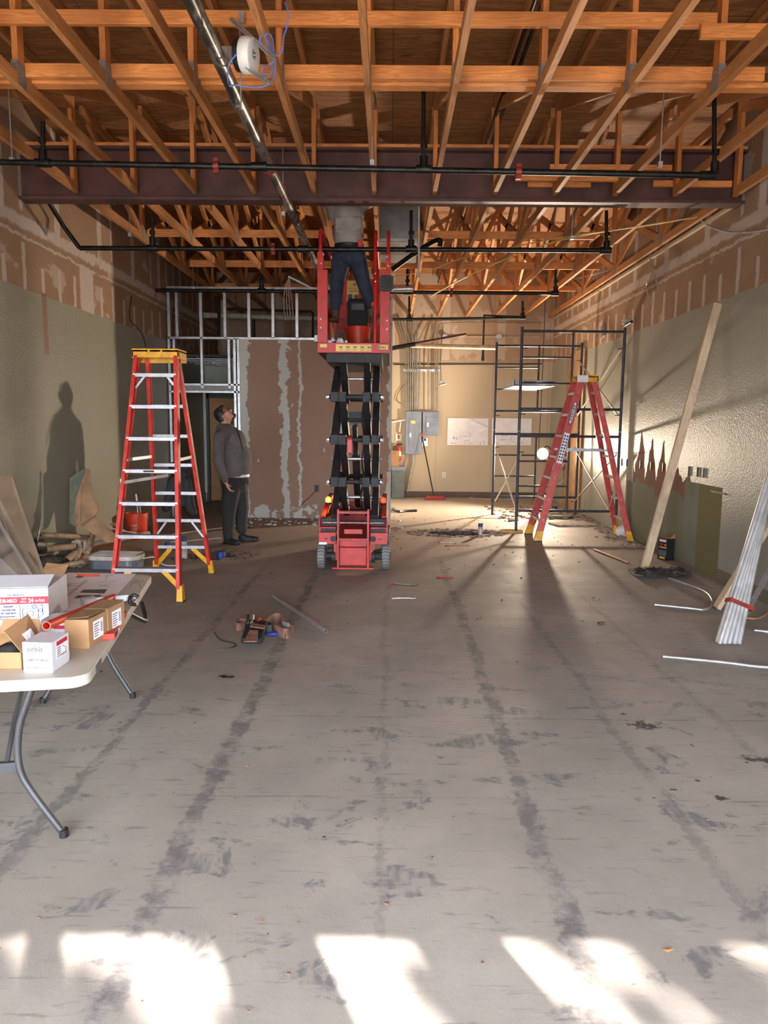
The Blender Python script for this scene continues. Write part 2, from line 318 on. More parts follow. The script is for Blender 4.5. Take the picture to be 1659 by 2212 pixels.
def floor_mat():
    m, nt, b = newmat('stained_concrete_slab'); g = NT(nt); p = g.pos(); s = g.sep(p); x, y = s[0], s[1]
    nb = g.noise(p, 0.7, 4); nm = g.noise(p, 3.2, 6, 0.62); nf = g.noise(p, 28, 4, 0.7)
    col = g.mix(g.ramp(nb, 0.3, 0.7), (0.265, 0.235, 0.212), (0.35, 0.318, 0.288))
    col = g.mix(g.m('MULTIPLY', g.ramp(nm, 0.35, 0.65), 0.35), col, (0.22, 0.20, 0.185))
    # stretched trowel scratches
    sc1 = g.noise(g.scale(p, (2.2, 15, 1), (0, 0, 0.12)), 2.0, 6, 0.7)
    col = g.mix(g.m('MULTIPLY', g.ramp(sc1, 0.55, 0.70), 0.7), col, (0.14, 0.13, 0.125))
    # glue lines running away from the camera
    wob = g.m('MULTIPLY_ADD', g.noise(g.scale(p, (1, 0.5, 1)), 2.4, 4), 0.16, -0.08)
    fine = g.m('MULTIPLY_ADD', g.noise(p, 22, 3), 0.10, -0.05)
    xx = g.m('ADD', g.m('ADD', x, wob), fine)
    tot = None
    for X0, wd_, st in ((-1.42, 0.035, .8), (-0.80, 0.045, 1.0), (-0.02, 0.02, .45), (0.62, 0.042, .95), (1.24, 0.03, .55), (1.86, 0.028, .4)):
        d = g.m('ABSOLUTE', g.m('SUBTRACT', xx, X0))
        f = g.m('MULTIPLY', g.m('SUBTRACT', 1.0, g.ramp(d, wd_*0.6, wd_*1.25)), st)
        tot = f if tot is None else g.m('MAXIMUM', tot, f)
    tot = g.m('MULTIPLY', tot, g.ramp(g.noise(p, 6, 6, 0.75), 0.36, 0.60))
    tot = g.m('MULTIPLY', tot, g.m('SUBTRACT', 1.0, g.ramp(y, 7.5, 9.5)))
    col = g.mix(g.m('MULTIPLY', tot, 0.78), col, (0.095, 0.092, 0.098))
    # smeared adhesive patches near the entrance
    pt = g.m('MULTIPLY', g.ramp(g.noise(g.scale(p, (1.6, 2.6, 1), (0, 0, 0.5)), 1.5, 5, 0.7, 0.6), 0.555, 0.62), g.m('SUBTRACT', 1.0, g.ramp(y, 3.6, 5.5)))
    pt = g.m('MULTIPLY', pt, g.ramp(g.noise(g.scale(p, (26, 6, 1), (0, 0, 0.3)), 1.0, 5), 0.30, 0.6))
    col = g.mix(g.m('MULTIPLY', pt, 0.8), col, (0.11, 0.11, 0.12))
    # cracks / slab joints across
    jl = None
    for Y0 in (3.02, 3.9, 5.6, 7.75, 8.2, 10.2):
        d = g.m('ABSOLUTE', g.m('SUBTRACT', g.m('ADD', y, g.m('MULTIPLY', wob, 0.25)), Y0))
        f = g.m('LESS_THAN', d, 0.005 + Y0*0.0006); jl = f if jl is None else g.m('MAXIMUM', jl, f)
    col = g.mix(g.m('MULTIPLY', jl, g.m('MULTIPLY', g.ramp(nm, 0.45, 0.6), 0.45)), col, (0.10, 0.09, 0.085))
    # specks
    vo = g.n('ShaderNodeTexVoronoi'); g.put(vo.inputs['Vector'], p); vo.inputs['Scale'].default_value = 5.5
    vc = g.sep(vo.outputs['Color'])
    sp = g.m('MULTIPLY', g.m('LESS_THAN', vo.outputs['Distance'], g.m('MULTIPLY', vc[0], 0.07)), g.m('GREATER_THAN', vc[1], 0.55))
    col = g.mix(g.m('MULTIPLY', sp, 0.85), col, (0.05, 0.035, 0.03))
    # black spill marks
    for (cx, cy, r) in ((1.43, 3.83, 0.17), (1.36, 3.98, 0.05), (1.85, 3.43, 0.13), (1.49, 3.05, 0.07), (1.32, 3.12, 0.035), (-1.95, 4.6, 0.10)):
        dx = g.m('SUBTRACT', x, cx); dyy = g.m('SUBTRACT', y, cy)
        d = g.m('SQRT', g.m('ADD', g.m('MULTIPLY', dx, dx), g.m('MULTIPLY', dyy, g.m('MULTIPLY', dyy, 2.5))))
        f = g.m('SUBTRACT', 1.0, g.ramp(g.m('ADD', d, g.m('MULTIPLY_ADD', g.noise(p, 16, 5, 0.75), r*3.4, -r*1.5)), r*0.45, r*0.75))
        col = g.mix(g.m('MULTIPLY', f, 0.9), col, (0.022, 0.022, 0.024))
    # construction dust, with warm lamplight painted into the floor colour toward the far end
    col = g.mix(g.m('MULTIPLY', g.ramp(y, 6.5, 11.0), g.m('MULTIPLY_ADD', nm, 0.5, 0.35)), col, (0.37, 0.29, 0.225))
    g.put(b.inputs['Base Color'], col)
    g.put(b.inputs['Roughness'], g.m('MULTIPLY_ADD', nm, 0.3, 0.55)); b.inputs['Specular IOR Level'].default_value = 0.35
    g.put(b.inputs['Normal'], g.bump(g.m('ADD', g.m('MULTIPLY', nf, 0.4), nm), 0.25, 0.01))
    return m
M['floor'] = floor_mat()

# ---------------------------------------------------------------- mesh building
MWI = {}
class MB:
    def __init__(s): s.v = []; s.f = []; s.mi = []; s.m = 0
    def add(s, vs, fs):
        o = len(s.v); s.v += [Vector(v) for v in vs]; s.f += [tuple(i+o for i in f) for f in fs]; s.mi += [s.m]*len(fs); return s
    def box(s, c, sz, rz=0, R=None):
        c = Vector(c); h = Vector(sz)/2; R = R or Matrix.Rotation(rz, 3, 'Z')
        vs = [c + R @ Vector((h.x*a, h.y*b_, h.z*d)) for a in (-1, 1) for b_ in (-1, 1) for d in (-1, 1)]
        return s.add(vs, [(0, 1, 3, 2), (4, 6, 7, 5), (0, 4, 5, 1), (2, 3, 7, 6), (0, 2, 6, 4), (1, 5, 7, 3)])
    def box2(s, a, b_):
        a = Vector(a); b_ = Vector(b_); return s.box((a+b_)/2, [abs(q) for q in (b_-a)])
    def bar(s, p0, p1, w, h, up=(0, 0, 1)):
        """box from p0 to p1; w = size across (perpendicular to up), h = size along up"""
        p0 = Vector(p0); p1 = Vector(p1); d = (p1-p0); L = d.length; d = d/L; up = Vector(up)
        sd_ = d.cross(up)
        if sd_.length < 1e-4: sd_ = d.cross(Vector((0, 1, 0)))
        sd_.normalize(); u = sd_.cross(d).normalized()
        vs = [q + sd_*(w/2*a) + u*(h/2*b_) for q in (p0, p1) for a in (-1, 1) for b_ in (-1, 1)]
        return s.add(vs, [(0, 1, 3, 2), (4, 6, 7, 5), (0, 4, 5, 1), (2, 3, 7, 6), (0, 2, 6, 4), (1, 5, 7, 3)])
    def tube(s, pts, r, n=10, hollow=0.0, rs=None):
        pts = [Vector(p) for p in pts]; k = len(pts); rings = []
        t0 = (pts[1]-pts[0]).normalized(); a = t0.orthogonal().normalized()
        for i in range(k):
            if i == 0: t = pts[1]-pts[0]
            elif i == k-1: t = pts[-1]-pts[-2]
            else: t = (pts[i]-pts[i-1]).normalized()+(pts[i+1]-pts[i]).normalized()
            if t.length < 1e-6: t = pts[i]-pts[i-1]
            t.normalize(); a = (a - t*a.dot(t))
            if a.length < 1e-6: a = t.orthogonal()
            a.normalize(); b_ = t.cross(a); rr = rs[i] if rs else r
            if 0 < i < k-1:
                cs = (pts[i]-pts[i-1]).normalized().dot(t); 
            rings.append([pts[i] + (a*math.cos(2*PI*j/n)+b_*math.sin(2*PI*j/n))*rr for j in range(n)])
        vs = [v for g_ in rings for v in g_]; fs = []
        for i in range(k-1):
            for j in range(n): fs.append((i*n+j, i*n+(j+1) % n, (i+1)*n+(j+1) % n, (i+1)*n+j))
        if hollow:
            o = len(vs)
            for e, g_ in ((0, rings[0]), (1, rings[-1])):
                c = pts[0] if e == 0 else pts[-1]; dn = (pts[1]-pts[0]).normalized()*r*9 if e == 0 else (pts[-2]-pts[-1]).normalized()*r*9
                b0 = len(vs); vs += [c+(q-c)*hollow for q in g_]; vs += [c+(q-c)*hollow+dn for q in g_]
                e0 = 0 if e == 0 else (k-1)*n
                for j in range(n):
                    j2 = (j+1) % n
                    fs.append((e0+j, b0+j, b0+j2, e0+j2)); fs.append((b0+j, b0+n+j, b0+n+j2, b0+j2))
                fs.append(tuple(b0+n+j for j in range(n)))
        else:
            fs.append(tuple(range(n))[::-1]); fs.append(tuple((k-1)*n+j for j in range(n)))
        return s.add(vs, fs)
    def lathe(s, c, prof, n=24, axis='Z', R=None, cap=True):
        c = Vector(c); R = R or {'Z': Matrix.Identity(3), 'Y': Matrix.Rotation(-PI/2, 3, 'X'), 'X': Matrix.Rotation(PI/2, 3, 'Y')}[axis]
        vs = []; fs = []
        for (r, z) in prof:
            for j in range(n): vs.append(c + R @ Vector((r*math.cos(2*PI*j/n), r*math.sin(2*PI*j/n), z)))
        for i in range(len(prof)-1):
            for j in range(n): fs.append((i*n+j, i*n+(j+1) % n, (i+1)*n+(j+1) % n, (i+1)*n+j))
        if cap: fs.append(tuple(range(n))[::-1]); fs.append(tuple((len(prof)-1)*n+j for j in range(n)))
        return s.add(vs, fs)
    def prism(s, poly, ex):
        poly = [Vector(p) for p in poly]; ex = Vector(ex); n = len(poly)
        return s.add(poly+[p+ex for p in poly], [tuple(range(n))[::-1], tuple(range(n, 2*n))]+[(i, (i+1) % n, n+(i+1) % n, n+i) for i in range(n)])
    def ell(s, c, r, R=None, n=14, k=9):
        c = Vector(c); R = R or Matrix.Identity(3); vs = []; fs = []
        if not hasattr(r, '__len__'): r = (r, r, r)
        for i in range(1, k):
            th = PI*i/k
            for j in range(n): vs.append(c + R @ Vector((r[0]*math.sin(th)*math.cos(2*PI*j/n), r[1]*math.sin(th)*math.sin(2*PI*j/n), r[2]*math.cos(th))))
        t = len(vs); vs += [c+R @ Vector((0, 0, r[2])), c-R @ Vector((0, 0, r[2]))]
        for i in range(k-2):
            for j in range(n): fs.append((i*n+j, (i+1)*n+j, (i+1)*n+(j+1) % n, i*n+(j+1) % n))
        for j in range(n): fs.append((t, j, (j+1) % n)); fs.append((t+1, (k-2)*n+(j+1) % n, (k-2)*n+j))
        return s.add(vs, fs)
    def cap(s, p0, r0, p1, r1, k=6, flat=None):
        """tapered capsule as a chain of spheres' hull (for organic bodies)"""
        p0 = Vector(p0); p1 = Vector(p1); L = (p1-p0).length; st = max(2, int(L/(min(r0, r1)*0.5))+1)
        s.ell(p0, r0 if not flat else (r0*flat[0], r0*flat[1], r0), n=12, k=8); s.ell(p1, r1 if not flat else (r1*flat[0], r1*flat[1], r1), n=12, k=8)
        for i in range(1, st):
            t = i/st; r = r0+(r1-r0)*t
            s.ell(p0.lerp(p1, t), r if not flat else (r*flat[0], r*flat[1], r), n=12, k=8)
        return s
    def build(s, name, mt, parent=None, local=False, smooth=False, bevel=0):
        me = bpy.data.meshes.new(name)
        inv = None
        if parent is not None and not local: inv = MWI.get(parent.name)
        vs = [(inv @ v) if inv else v for v in s.v]
        me.from_pydata([tuple(v) for v in vs], [], s.f)
        mts = mt if isinstance(mt, (list, tuple)) else [mt]
        for q in mts: me.materials.append(M[q] if isinstance(q, str) else q)
        if len(mts) > 1: me.polygons.foreach_set('material_index', s.mi)
        bm = bmesh.new(); bm.from_mesh(me); bmesh.ops.recalc_face_normals(bm, faces=bm.faces); bm.to_mesh(me); bm.free()
        if smooth:
            me.polygons.foreach_set('use_smooth', [True]*len(me.polygons))
            me.set_sharp_from_angle(angle=math.radians(40))
        me.update()
        o = bpy.data.objects.new(name, me); COL.objects.link(o)
        if parent is not None:
            o.parent = parent; MWI[o.name] = MWI.get(parent.name)
        if bevel:
            bv = o.modifiers.new('bevel', 'BEVEL'); bv.width = bevel; bv.segments = 2; bv.limit_method = 'ANGLE'
        return o
def tag(o, label=None, cat=None, group=None, kind=None):
    if label: o['label'] = label
    if cat: o['category'] = cat
    if group: o['group'] = group
    if kind: o['kind'] = kind
    return o
def T(name, label, cat, loc=(0, 0, 0), rz=0, group=None, R=None):
    o = bpy.data.objects.new(name, None); COL.objects.link(o)
    mw = Matrix.Translation(loc) @ (R.to_4x4() if R else Matrix.Rotation(rz, 4, 'Z'))
    o.matrix_world = mw; MWI[o.name] = mw.inverted(); o.empty_display_size = 0.1
    return tag(o, label, cat, group)
def text(body, size, p, right, up, mt, parent, name='lettering', ext=0.0006, sx=1.0, center=False, bold=False):
    c = bpy.data.curves.new(name, 'FONT'); c.body = body; c.size = size; c.extrude = ext
    c.resolution_u = 2
    if bold: c.offset = size*0.02
    if center: c.align_x = 'CENTER'; c.align_y = 'CENTER'
    tmp = bpy.data.objects.new(name, c); COL.objects.link(tmp)
    dg = bpy.context.evaluated_depsgraph_get(); me = bpy.data.meshes.new_from_object(tmp.evaluated_get(dg))
    bpy.data.objects.remove(tmp)
    r = Vector(right).normalized(); u = Vector(up); u = (u-r*u.dot(r)).normalized(); n_ = r.cross(u)
    mt4 = Matrix(((r.x*sx, u.x, n_.x, p[0]), (r.y*sx, u.y, n_.y, p[1]), (r.z*sx, u.z, n_.z, p[2]), (0, 0, 0, 1)))
    inv = MWI.get(parent.name) if parent else None
    me.transform((inv @ mt4) if inv else mt4)
    me.materials.clear(); me.materials.append(M[mt])
    o = bpy.data.objects.new(name, me); COL.objects.link(o)
    if parent: o.parent = parent; MWI[o.name] = inv
    return o
def organic(mb, name, mt, parent=None, vox=0.01, smooth=6, local=False):
    o = mb.build(name, mt, parent, local=local)
    md = o.modifiers.new('r', 'REMESH'); md.mode = 'VOXEL'; md.voxel_size = vox
    sm = o.modifiers.new('s', 'SMOOTH'); sm.iterations = smooth; sm.factor = 0.5
    dg = bpy.context.evaluated_depsgraph_get(); me = bpy.data.meshes.new_from_object(o.evaluated_get(dg))
    o.modifiers.clear(); o.data = me; me.polygons.foreach_set('use_smooth', [True]*len(me.polygons))
    return o
def arc(c, r, a0, a1, n, u, v):
    c = Vector(c); u = Vector(u); v = Vector(v)
    return [c + u*(r*math.cos(a0+(a1-a0)*i/n)) + v*(r*math.sin(a0+(a1-a0)*i/n)) for i in range(n+1)]
def smoothpts(pts, it=2):
    pts = [Vector(p) for p in pts]
    for _ in range(it):
        q = [pts[0]]
        for a, b_ in zip(pts, pts[1:]): q += [a.lerp(b_, .25), a.lerp(b_, .75)]
        q.append(pts[-1]); pts = q
    return pts
def struct(o): return tag(o, kind='structure')
ORD = ['first', 'second', 'third', 'fourth', 'fifth', 'sixth', 'seventh', 'eighth', 'ninth', 'tenth', 'eleventh', 'twelfth', 'thirteenth']

# ================================================================ STRUCTURE
XL, XR, YB, YF, ZD = -3.75, 3.52, 16.0, -1.4, 4.82
YP = 12.3    # stud partition
# floor with two dug pits
PIT1, PIT2 = F(455, 1200), F(990, 1152)
fl = MB().box2((XL-.2, -1.6, -.4), (XR+.2, YB+.2, 0)).build('floor', 'floor')
def pit(c, rx, ry, dep, seed):
    rnd = random.Random(seed); n = 22; pl = []
    for j in range(n):
        a = 2*PI*j/n; k = 1+rnd.uniform(-.22, .22); pl.append((c.x+rx*k*math.cos(a), c.y+ry*k*math.sin(a), -dep))
    return MB().prism(pl, (0, 0, dep+0.05)).build('pit_cut', 'dirt')
cuts = [pit(PIT1, .36, .26, .22, 1), pit(PIT2, .48, .24, .20, 2)]
for c_ in cuts:
    b_ = fl.modifiers.new('b', 'BOOLEAN'); b_.operation = 'DIFFERENCE'; b_.object = c_; b_.solver = 'EXACT'; b_.material_mode = 'TRANSFER'
dg = bpy.context.evaluated_depsgraph_get(); me = bpy.data.meshes.new_from_object(fl.evaluated_get(dg))
fl.modifiers.clear(); fl.data = me
for c_ in cuts: bpy.data.objects.remove(c_)
struct(fl)
struct(MB().box2((XL-.2, YF-.2, 0), (XL, YB+.2, ZD+.3)).build('wall_left', 'wallL'))
struct(MB().box2((XR, YF-.2, 0), (XR+.2, YB+.2, ZD+.3)).build('wall_right', 'wallR'))
struct(MB().box2((XL, YB, 0), (XR, YB+.2, ZD+.3)).build('wall_back', 'back'))
struct(MB().box2((XL-.2, YF-.2, ZD), (XR+.2, YB+.2, ZD+.02)).build('ceiling', 'deck'))
# glazed shop front behind the camera: header, sill posts
fw = MB().box2((XL, YF-.15, 2.62), (XR, YF, ZD))
struct(fw.build('wall_front', 'roomlight'))
for i, (a, c_) in enumerate(((-3.75, -3.65), (-2.0, -1.92), (-.38, -.30), (.48, .56), (1.08, 1.38), (1.72, 1.98), (2.43, 2.58), (3.40, 3.52))):
    struct(MB().box2((a, YF-.1, 0), (c_, YF-.02, 2.62)).build('trim_%d' % (i+1), 'mull'))
struct(MB().box2((-30, -40, -.12), (30, YF-.2, -.02)).build('added_bounce_ground', 'pave'))  # unseen paving, added to bounce sun through the windows onto the ceiling
# steel beam
bm_ = MB(); by0, by1 = 7.55, 7.73
bm_.box2((XL, by0, 3.845), (XR, by1, 3.872)); bm_.box2((XL, by0, 4.33), (XR, by1, 4.355)); bm_.box2((XL, 7.63, 3.87), (XR, 7.65, 4.34))
beam = tag(bm_.build('steel_beam', 'steel_primer'), 'dark brown primed steel I-beam spanning the room under the roof', 'beam')
tag(MB().box2((XL, by0+.02, 4.355), (XR, by1-.02, 4.393)).build('beam_nailer', 'wood_x'), 'flat timber nailer bolted along the top of the steel beam', 'timber')

# back baseboard
struct(MB().box2((0.02, YB-.015, 0), (XR, YB, .13)).build('baseboard_back', 'tile'))

# partition: board wall, opening, room beyond
pw = MB(); px0 = P(520, 900, YP).x
pw.box2((px0, YP, 0), (0.03, YP+.12, 3.0)); struct(pw.build('wall_partition', 'part'))
struct(MB().box2((-.09, YP+.12, 0), (0.03, 15.98, 3.86)).build('wall_partition_return', 'part'))
# room beyond
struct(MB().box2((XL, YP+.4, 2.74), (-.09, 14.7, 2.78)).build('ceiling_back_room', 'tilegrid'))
yb2 = 14.7; dpx = P(455, 1000, yb2).x; dp1 = P(530, 1000, yb2).x
rb = MB(); rb.box2((XL, yb2, 0), (dpx-.06, yb2+.1, 2.78)); rb.box2((dp1+.02, yb2, 0), (0.0, yb2+.1, 2.78)); rb.box2((dpx-.06, yb2, 2.12), (dp1+.02, yb2+.1, 2.78))
struct(rb.build('wall_back_room', 'roomgreen'))
pl_ = P(432, 1000, yb2-.05).x
struct(MB().box2((pl_, yb2-.08, .2), (pl_+.15, yb2, 2.3)).build('trim_20', 'roomlight'))
dfm = MB(); dfm.box2((dpx-.08, yb2-.03, 0), (dpx-.01, yb2+.06, 2.2)); dfm.box2((dpx-.08, yb2-.03, 2.1), (dp1+.05, yb2+.06, 2.2)); dfm.box2((dp1, yb2-.03, 0), (dp1+.05, yb2+.06, 2.2))
struct(dfm.build('trim_21', 'doorframe'))
dr = struct(MB().box2((dpx, yb2+.0, .03), (dp1, yb2+.045, 2.1)).build('door_1', 'door_wood'))
MB().lathe((dp1-.1, yb2-.03, 1.0), [(.02, 0), (.03, .02), (.02, .04)], 12, 'Y').build('handle', 'galv', dr, smooth=True)
gr_ = MB()
for k in range(6): gr_.box2((XL, YP+.7+k*.35, 2.728), (-.1, YP+.72+k*.35, 2.74))
for k in range(6): gr_.box2((XL+.4+k*.61, YP+.4, 2.728), (XL+.42+k*.61, 14.7, 2.74))
struct(gr_.build('trim_22', 'galv'))

# ================================================================ ROOF TRUSSES
TW = 0.042
XS = [-3.16+.597*i for i in range(12)]
def truss(x, y0, y1, joints, label, group, ends):
    t = T('roof_truss', label, 'roof truss', (x, y0, 3.9), group=group)
    MB().box2((x-TW/2, y0, 3.9), (x+TW/2, y1, 3.99)).build('bottom_chord', 'wood_y', t)
    MB().box2((x-TW/2, y0, 4.72), (x+TW/2, y1, 4.81)).build('top_chord', 'wood_y', t)
    for jy in joints:
        MB().box2((x-TW/2+.001, jy-.045, 3.99), (x+TW/2-.001, jy+.045, 4.72)).build('vertical_web', 'wood_z', t)
        MB().box2((x-TW/2-.002, jy-.06, 3.905), (x+TW/2+.002, jy+.06, 4.06)).build('nail_plate', 'plate', t)
    for a, c in ends:
        MB().bar((x, a, 4.0), (x, c, 4.71), TW-.004, .089, (0, 0, 1)).build('diagonal_web', 'wood_y', t)
    return t
NJ = [0.4, 2.83, 5.26]
for i, x in enumerate(XS):
    t = truss(x, YF-.1, 7.54, NJ, f'timber roof truss before the steel beam, {ORD[i]} from the wall with leaning boards',
              'roof trusses on the window side of the beam', [(.46, 2.76), (2.9, 5.19), (5.33, 7.45)])
    MB().box2((x-.02, 7.46, 3.99), (x+.02, 7.54, 4.72)).build('vertical_web', 'wood_z', t)
FJ = [9.5, 11.35, 13.2, 15.05]
for i, x in enumerate(XS):
    if i in (5,): pass
    truss(x, 7.74, 15.98, FJ, f'timber roof truss beyond the steel beam, {ORD[i]} from the wall with leaning boards',
          'roof trusses beyond the beam', [(9.43, 7.9), (9.57, 11.28), (11.42, 13.13), (13.27, 14.98), (11.28, 9.7), (13.13, 11.6)])
# cross bracing
def lumber(a, b, label, mt='wood_x', name='brace_board', cat='timber'):
    tag(MB().box2(a, b).build(name, mt, bevel=.003), label, cat)
lumber((XL, 5.175, 4.275), (2.15, 5.213, 4.365), 'long bright orange brace board nailed high across the near trusses')
lumber((2.03, 5.137, 4.19), (XR, 5.174, 4.28), 'short lower brace board lapping the long one near the right wall')
lumber((XL, 5.306, 4.0), (2.55, 5.344, 4.088), 'wide knotty brace board behind the near truss uprights')
lumber((-2.9, 5.40, 3.995), (XR, 5.49, 4.03), 'thin flat brace board on the near bottom chords')
lumber((2.9, 4.75, 3.995), (XR, 4.79, 4.08), 'short stub of lumber high by the right wall corner')
for k, (x0, x1, y, z0, z1) in enumerate(((-3.1, -.35, 9.62, 3.995, 4.085), (.3, 2.6, 9.62, 3.995, 4.085), (-3.1, 3.2, 11.47, 4.0, 4.10), (-3.4, 3.3, 13.3, 4.0, 4.09), (1.2, 2.2, 7.40, 4.0, 4.09))):
    lumber((x0, y, z0), (x1, y+.038, z1), ['reddish brace board left of the lift worker beyond the beam', 'reddish brace board right of the grey duct beyond the beam',
            'second brace board crossing the far trusses', 'farthest brace board crossing the far trusses', 'short block of lumber in front of the steel beam web'][k])
lumber((1.55, 7.47, 4.13), (2.75, 7.51, 4.18), 'thin timber block against the upper web of the beam')
lumber((1.35, 7.55, 3.99), (1.98, 7.59, 4.05), 'thin timber block against the lower web of the beam')
lumber((2.6, 7.55, 4.0), (3.38, 7.59, 4.06), 'thin timber block at the right end of the beam')
lumber((XR-.045, 7.76, 3.86), (XR-.001, 15.9, 3.90), 'bright ledger strip fixed along the top of the right wall', 'wood_new', 'ledger_strip')

# ================================================================ PIPES
def pipe(name, pts, r, mt, label, cat='pipe', group=None, fits=(), n=14, parent=None):
    o = MB().tube(pts, r, n).build(name, mt, smooth=True)
    tag(o, label, cat, group)
    for f in fits:
        p, d, rr, L, mm, nm = f; d = Vector(d).normalized(); p = Vector(p)
        MB().tube([p-d*L/2, p+d*L/2], rr, 14).build(nm, mm, o, smooth=True)
    return o
MZ = 3.74
mxx = P(577, 385, 6.2).x
main = pipe('main_pipe', [(mxx, -1.3, MZ), (mxx+.02, 11.9, MZ)], .042, 'mainpipe', 'fat mottled black main pipe running away under the trusses',
     fits=[((mxx, y, MZ), (0, 1, 0), .048, .06, 'mainpipe', 'pipe_coupling') for y in (3.0, 5.05, 9.0)])
# red grooved clamp on the main
cl = MB(); cl.tube([(mxx, 6.30, MZ), (mxx, 6.36, MZ)], .058, 16)
for s_ in (-1, 1): cl.box((mxx+s_*.07, 6.33, MZ), (.05, .045, .03))
cl.build('pipe_clamp', 'redclamp', main, smooth=True)
def sprinkler(y, pts_px, label, r, risers, clamps=(), tees=()):
    pts = [P(a, b_, y) for a, b_ in pts_px]
    o = pipe('sprinkler_branch_pipe', pts, r, 'iron', label)
    d = (pts[-1]-pts[0]).normalized()
    for a, b_ in tees:
        p = P(a, b_, y); MB().tube([p-d*.06, p+d*.06], r*1.45, 14).build('tee_fitting', 'iron', o, smooth=True)
    for a, b_ in clamps:
        p = P(a, b_, y); m_ = MB(); m_.tube([p-d*.022, p+d*.022], r*1.5, 14)
        for s_ in (-1, 1): m_.box(p+Vector((0, 0, s_*r*1.7)), (.04, .03, .035))
        m_.build('pipe_clamp', 'redclamp', o, smooth=True)
    for (a, b0, b1) in risers:
        p = P(a, b0, y); q = P(a, b1, y)
        m_ = MB(); m_.tube([p, q], r*.72, 12); m_.tube([p, p+Vector((0, 0, .10))], r*1.35, 12); m_.tube([p+Vector((0, 0, .15)), p+Vector((0, 0, .19))], r*1.2, 12)
        m_.build('riser', 'iron', o, smooth=True)
    return o
sprinkler(6.05, [(-60, 349), (1530, 379)], 'nearest black sprinkler pipe crossing in front of the steel beam', .024,
          [(93, 352, 262), (915, 366, 196), (1543, 378, 212)], [(467, 358), (1120, 371)], [(93, 352), (915, 366), (560, 360), (1528, 379)])
sprinkler(8.35, [(172, 536), (1312, 541)], 'second black sprinkler pipe crossing in front of the lift worker', .026,
          [(330, 536, 470), (888, 538, 455), (1310, 541, 455)], [(590, 538)], [(330, 536), (888, 538), (1308, 541), (655, 538)])
sprinkler(11.6, [(336, 627), (1200, 634)], 'third black sprinkler pipe at the steel stud wall', .028,
          [(565, 628, 590), (880, 631, 545), (1200, 633, 570)], [(975, 632)], [(565, 628), (880, 631), (1198, 634)])
sprinkler(14.3, [(845, 690), (1130, 687)], 'farthest black sprinkler pipe near the back wall', .028,
          [(884, 690, 640), (1129, 687, 650)], (), [(884, 690), (1128, 687)])
e = P(172, 536, 8.35); pipe('end_pipe', [e, W(138, 490, XL+.12), W(100, 428, XL+.10)], .024, 'iron', 'short black pipe turning along the left wall from the second branch')
d1 = [P(1129, 685, 14.3), P(1046, 681, 14.3), P(1043, 775, 14.3)]
pipe('drop_pipe', d1, .022, 'iron', 'black drop pipe hanging beside the scaffold tower', fits=[(d1[2], (0, 0, 1), .03, .08, 'iron', 'sprinkler_head')])
# black hose-like pipe beside the lift
q = [P(848, 582, 8.9), P(905, 540, 9.0), P(945, 517, 9.1), P(952, 520, 9.1), P(950, 533, 9.1)]
pipe('black_flex_pipe', smoothpts(q, 2), .03, 'iron', 'thick black offset pipe rising right of the lift')
for x_ in (1.0, 1.06): pipe('ceiling_conduit', [(x_, -1.3, 4.62), (x_, 15.9, 4.62)], .016, 'iron', 'dark conduit running away high among the trusses, ' + ('the one toward the main pipe' if x_ == 1.0 else 'the one toward the right wall'), 'conduit')
# hanger rods
def rod(px, y0, y1, Y, label):
    a, b_ = P(px, y0, Y), P(px, y1, Y); b_.x = a.x; b_.z = max(b_.z, 3.7)
    r_ = T('hanger_rod', label, 'hanger rod', a)
    MB().tube([a, b_], .005, 6).build('rod', 'galv', r_); MB().box(b_, (.035, .03, .04)).build('clevis_ring', 'galv', r_)
rod(18, 188, 352, 6.05, 'thin steel rod holding the near sprinkler pipe at its left end')
rod(611, 320, 560, 7.5, 'long thin rod hanging beside the main pipe at the steel beam')
rod(805, 180, 358, 6.05, 'thin steel rod holding the near sprinkler pipe at mid span')
rod(1435, 178, 372, 6.05, 'thin steel rod holding the near sprinkler pipe toward the right wall')
rod(278, 430, 534, 8.35, 'thin steel rod holding the second sprinkler pipe by the left wall')
rod(417, 575, 628, 11.6, 'thin steel rod holding the third sprinkler pipe over the studs')
rod(1238, 440, 540, 8.35, 'thin steel rod holding the second sprinkler pipe toward the right')
# grey conduit vertical in front of duct
pipe('vertical_conduit', [P(905, 440, 8.0), P(905, 560, 8.0), P(902, 600, 8.0)], .012, 'conduit', 'thin vertical conduit right of the grey duct')
# duct above the lift
a, b_ = P(815, 520, 9.6), P(905, 520, 9.6)
dz = a.z
du = MB(); du.box2((a.x, 9.62, dz), (b_.x, 10.9, 4.68)); dct = tag(du.build('air_duct', 'duct'), 'square grey sheet metal duct above the lift', 'duct')
MB().box2((a.x-.02, 9.6, dz), (b_.x+.02, 9.64, dz+.03)).build('duct_flange', 'galv', dct)
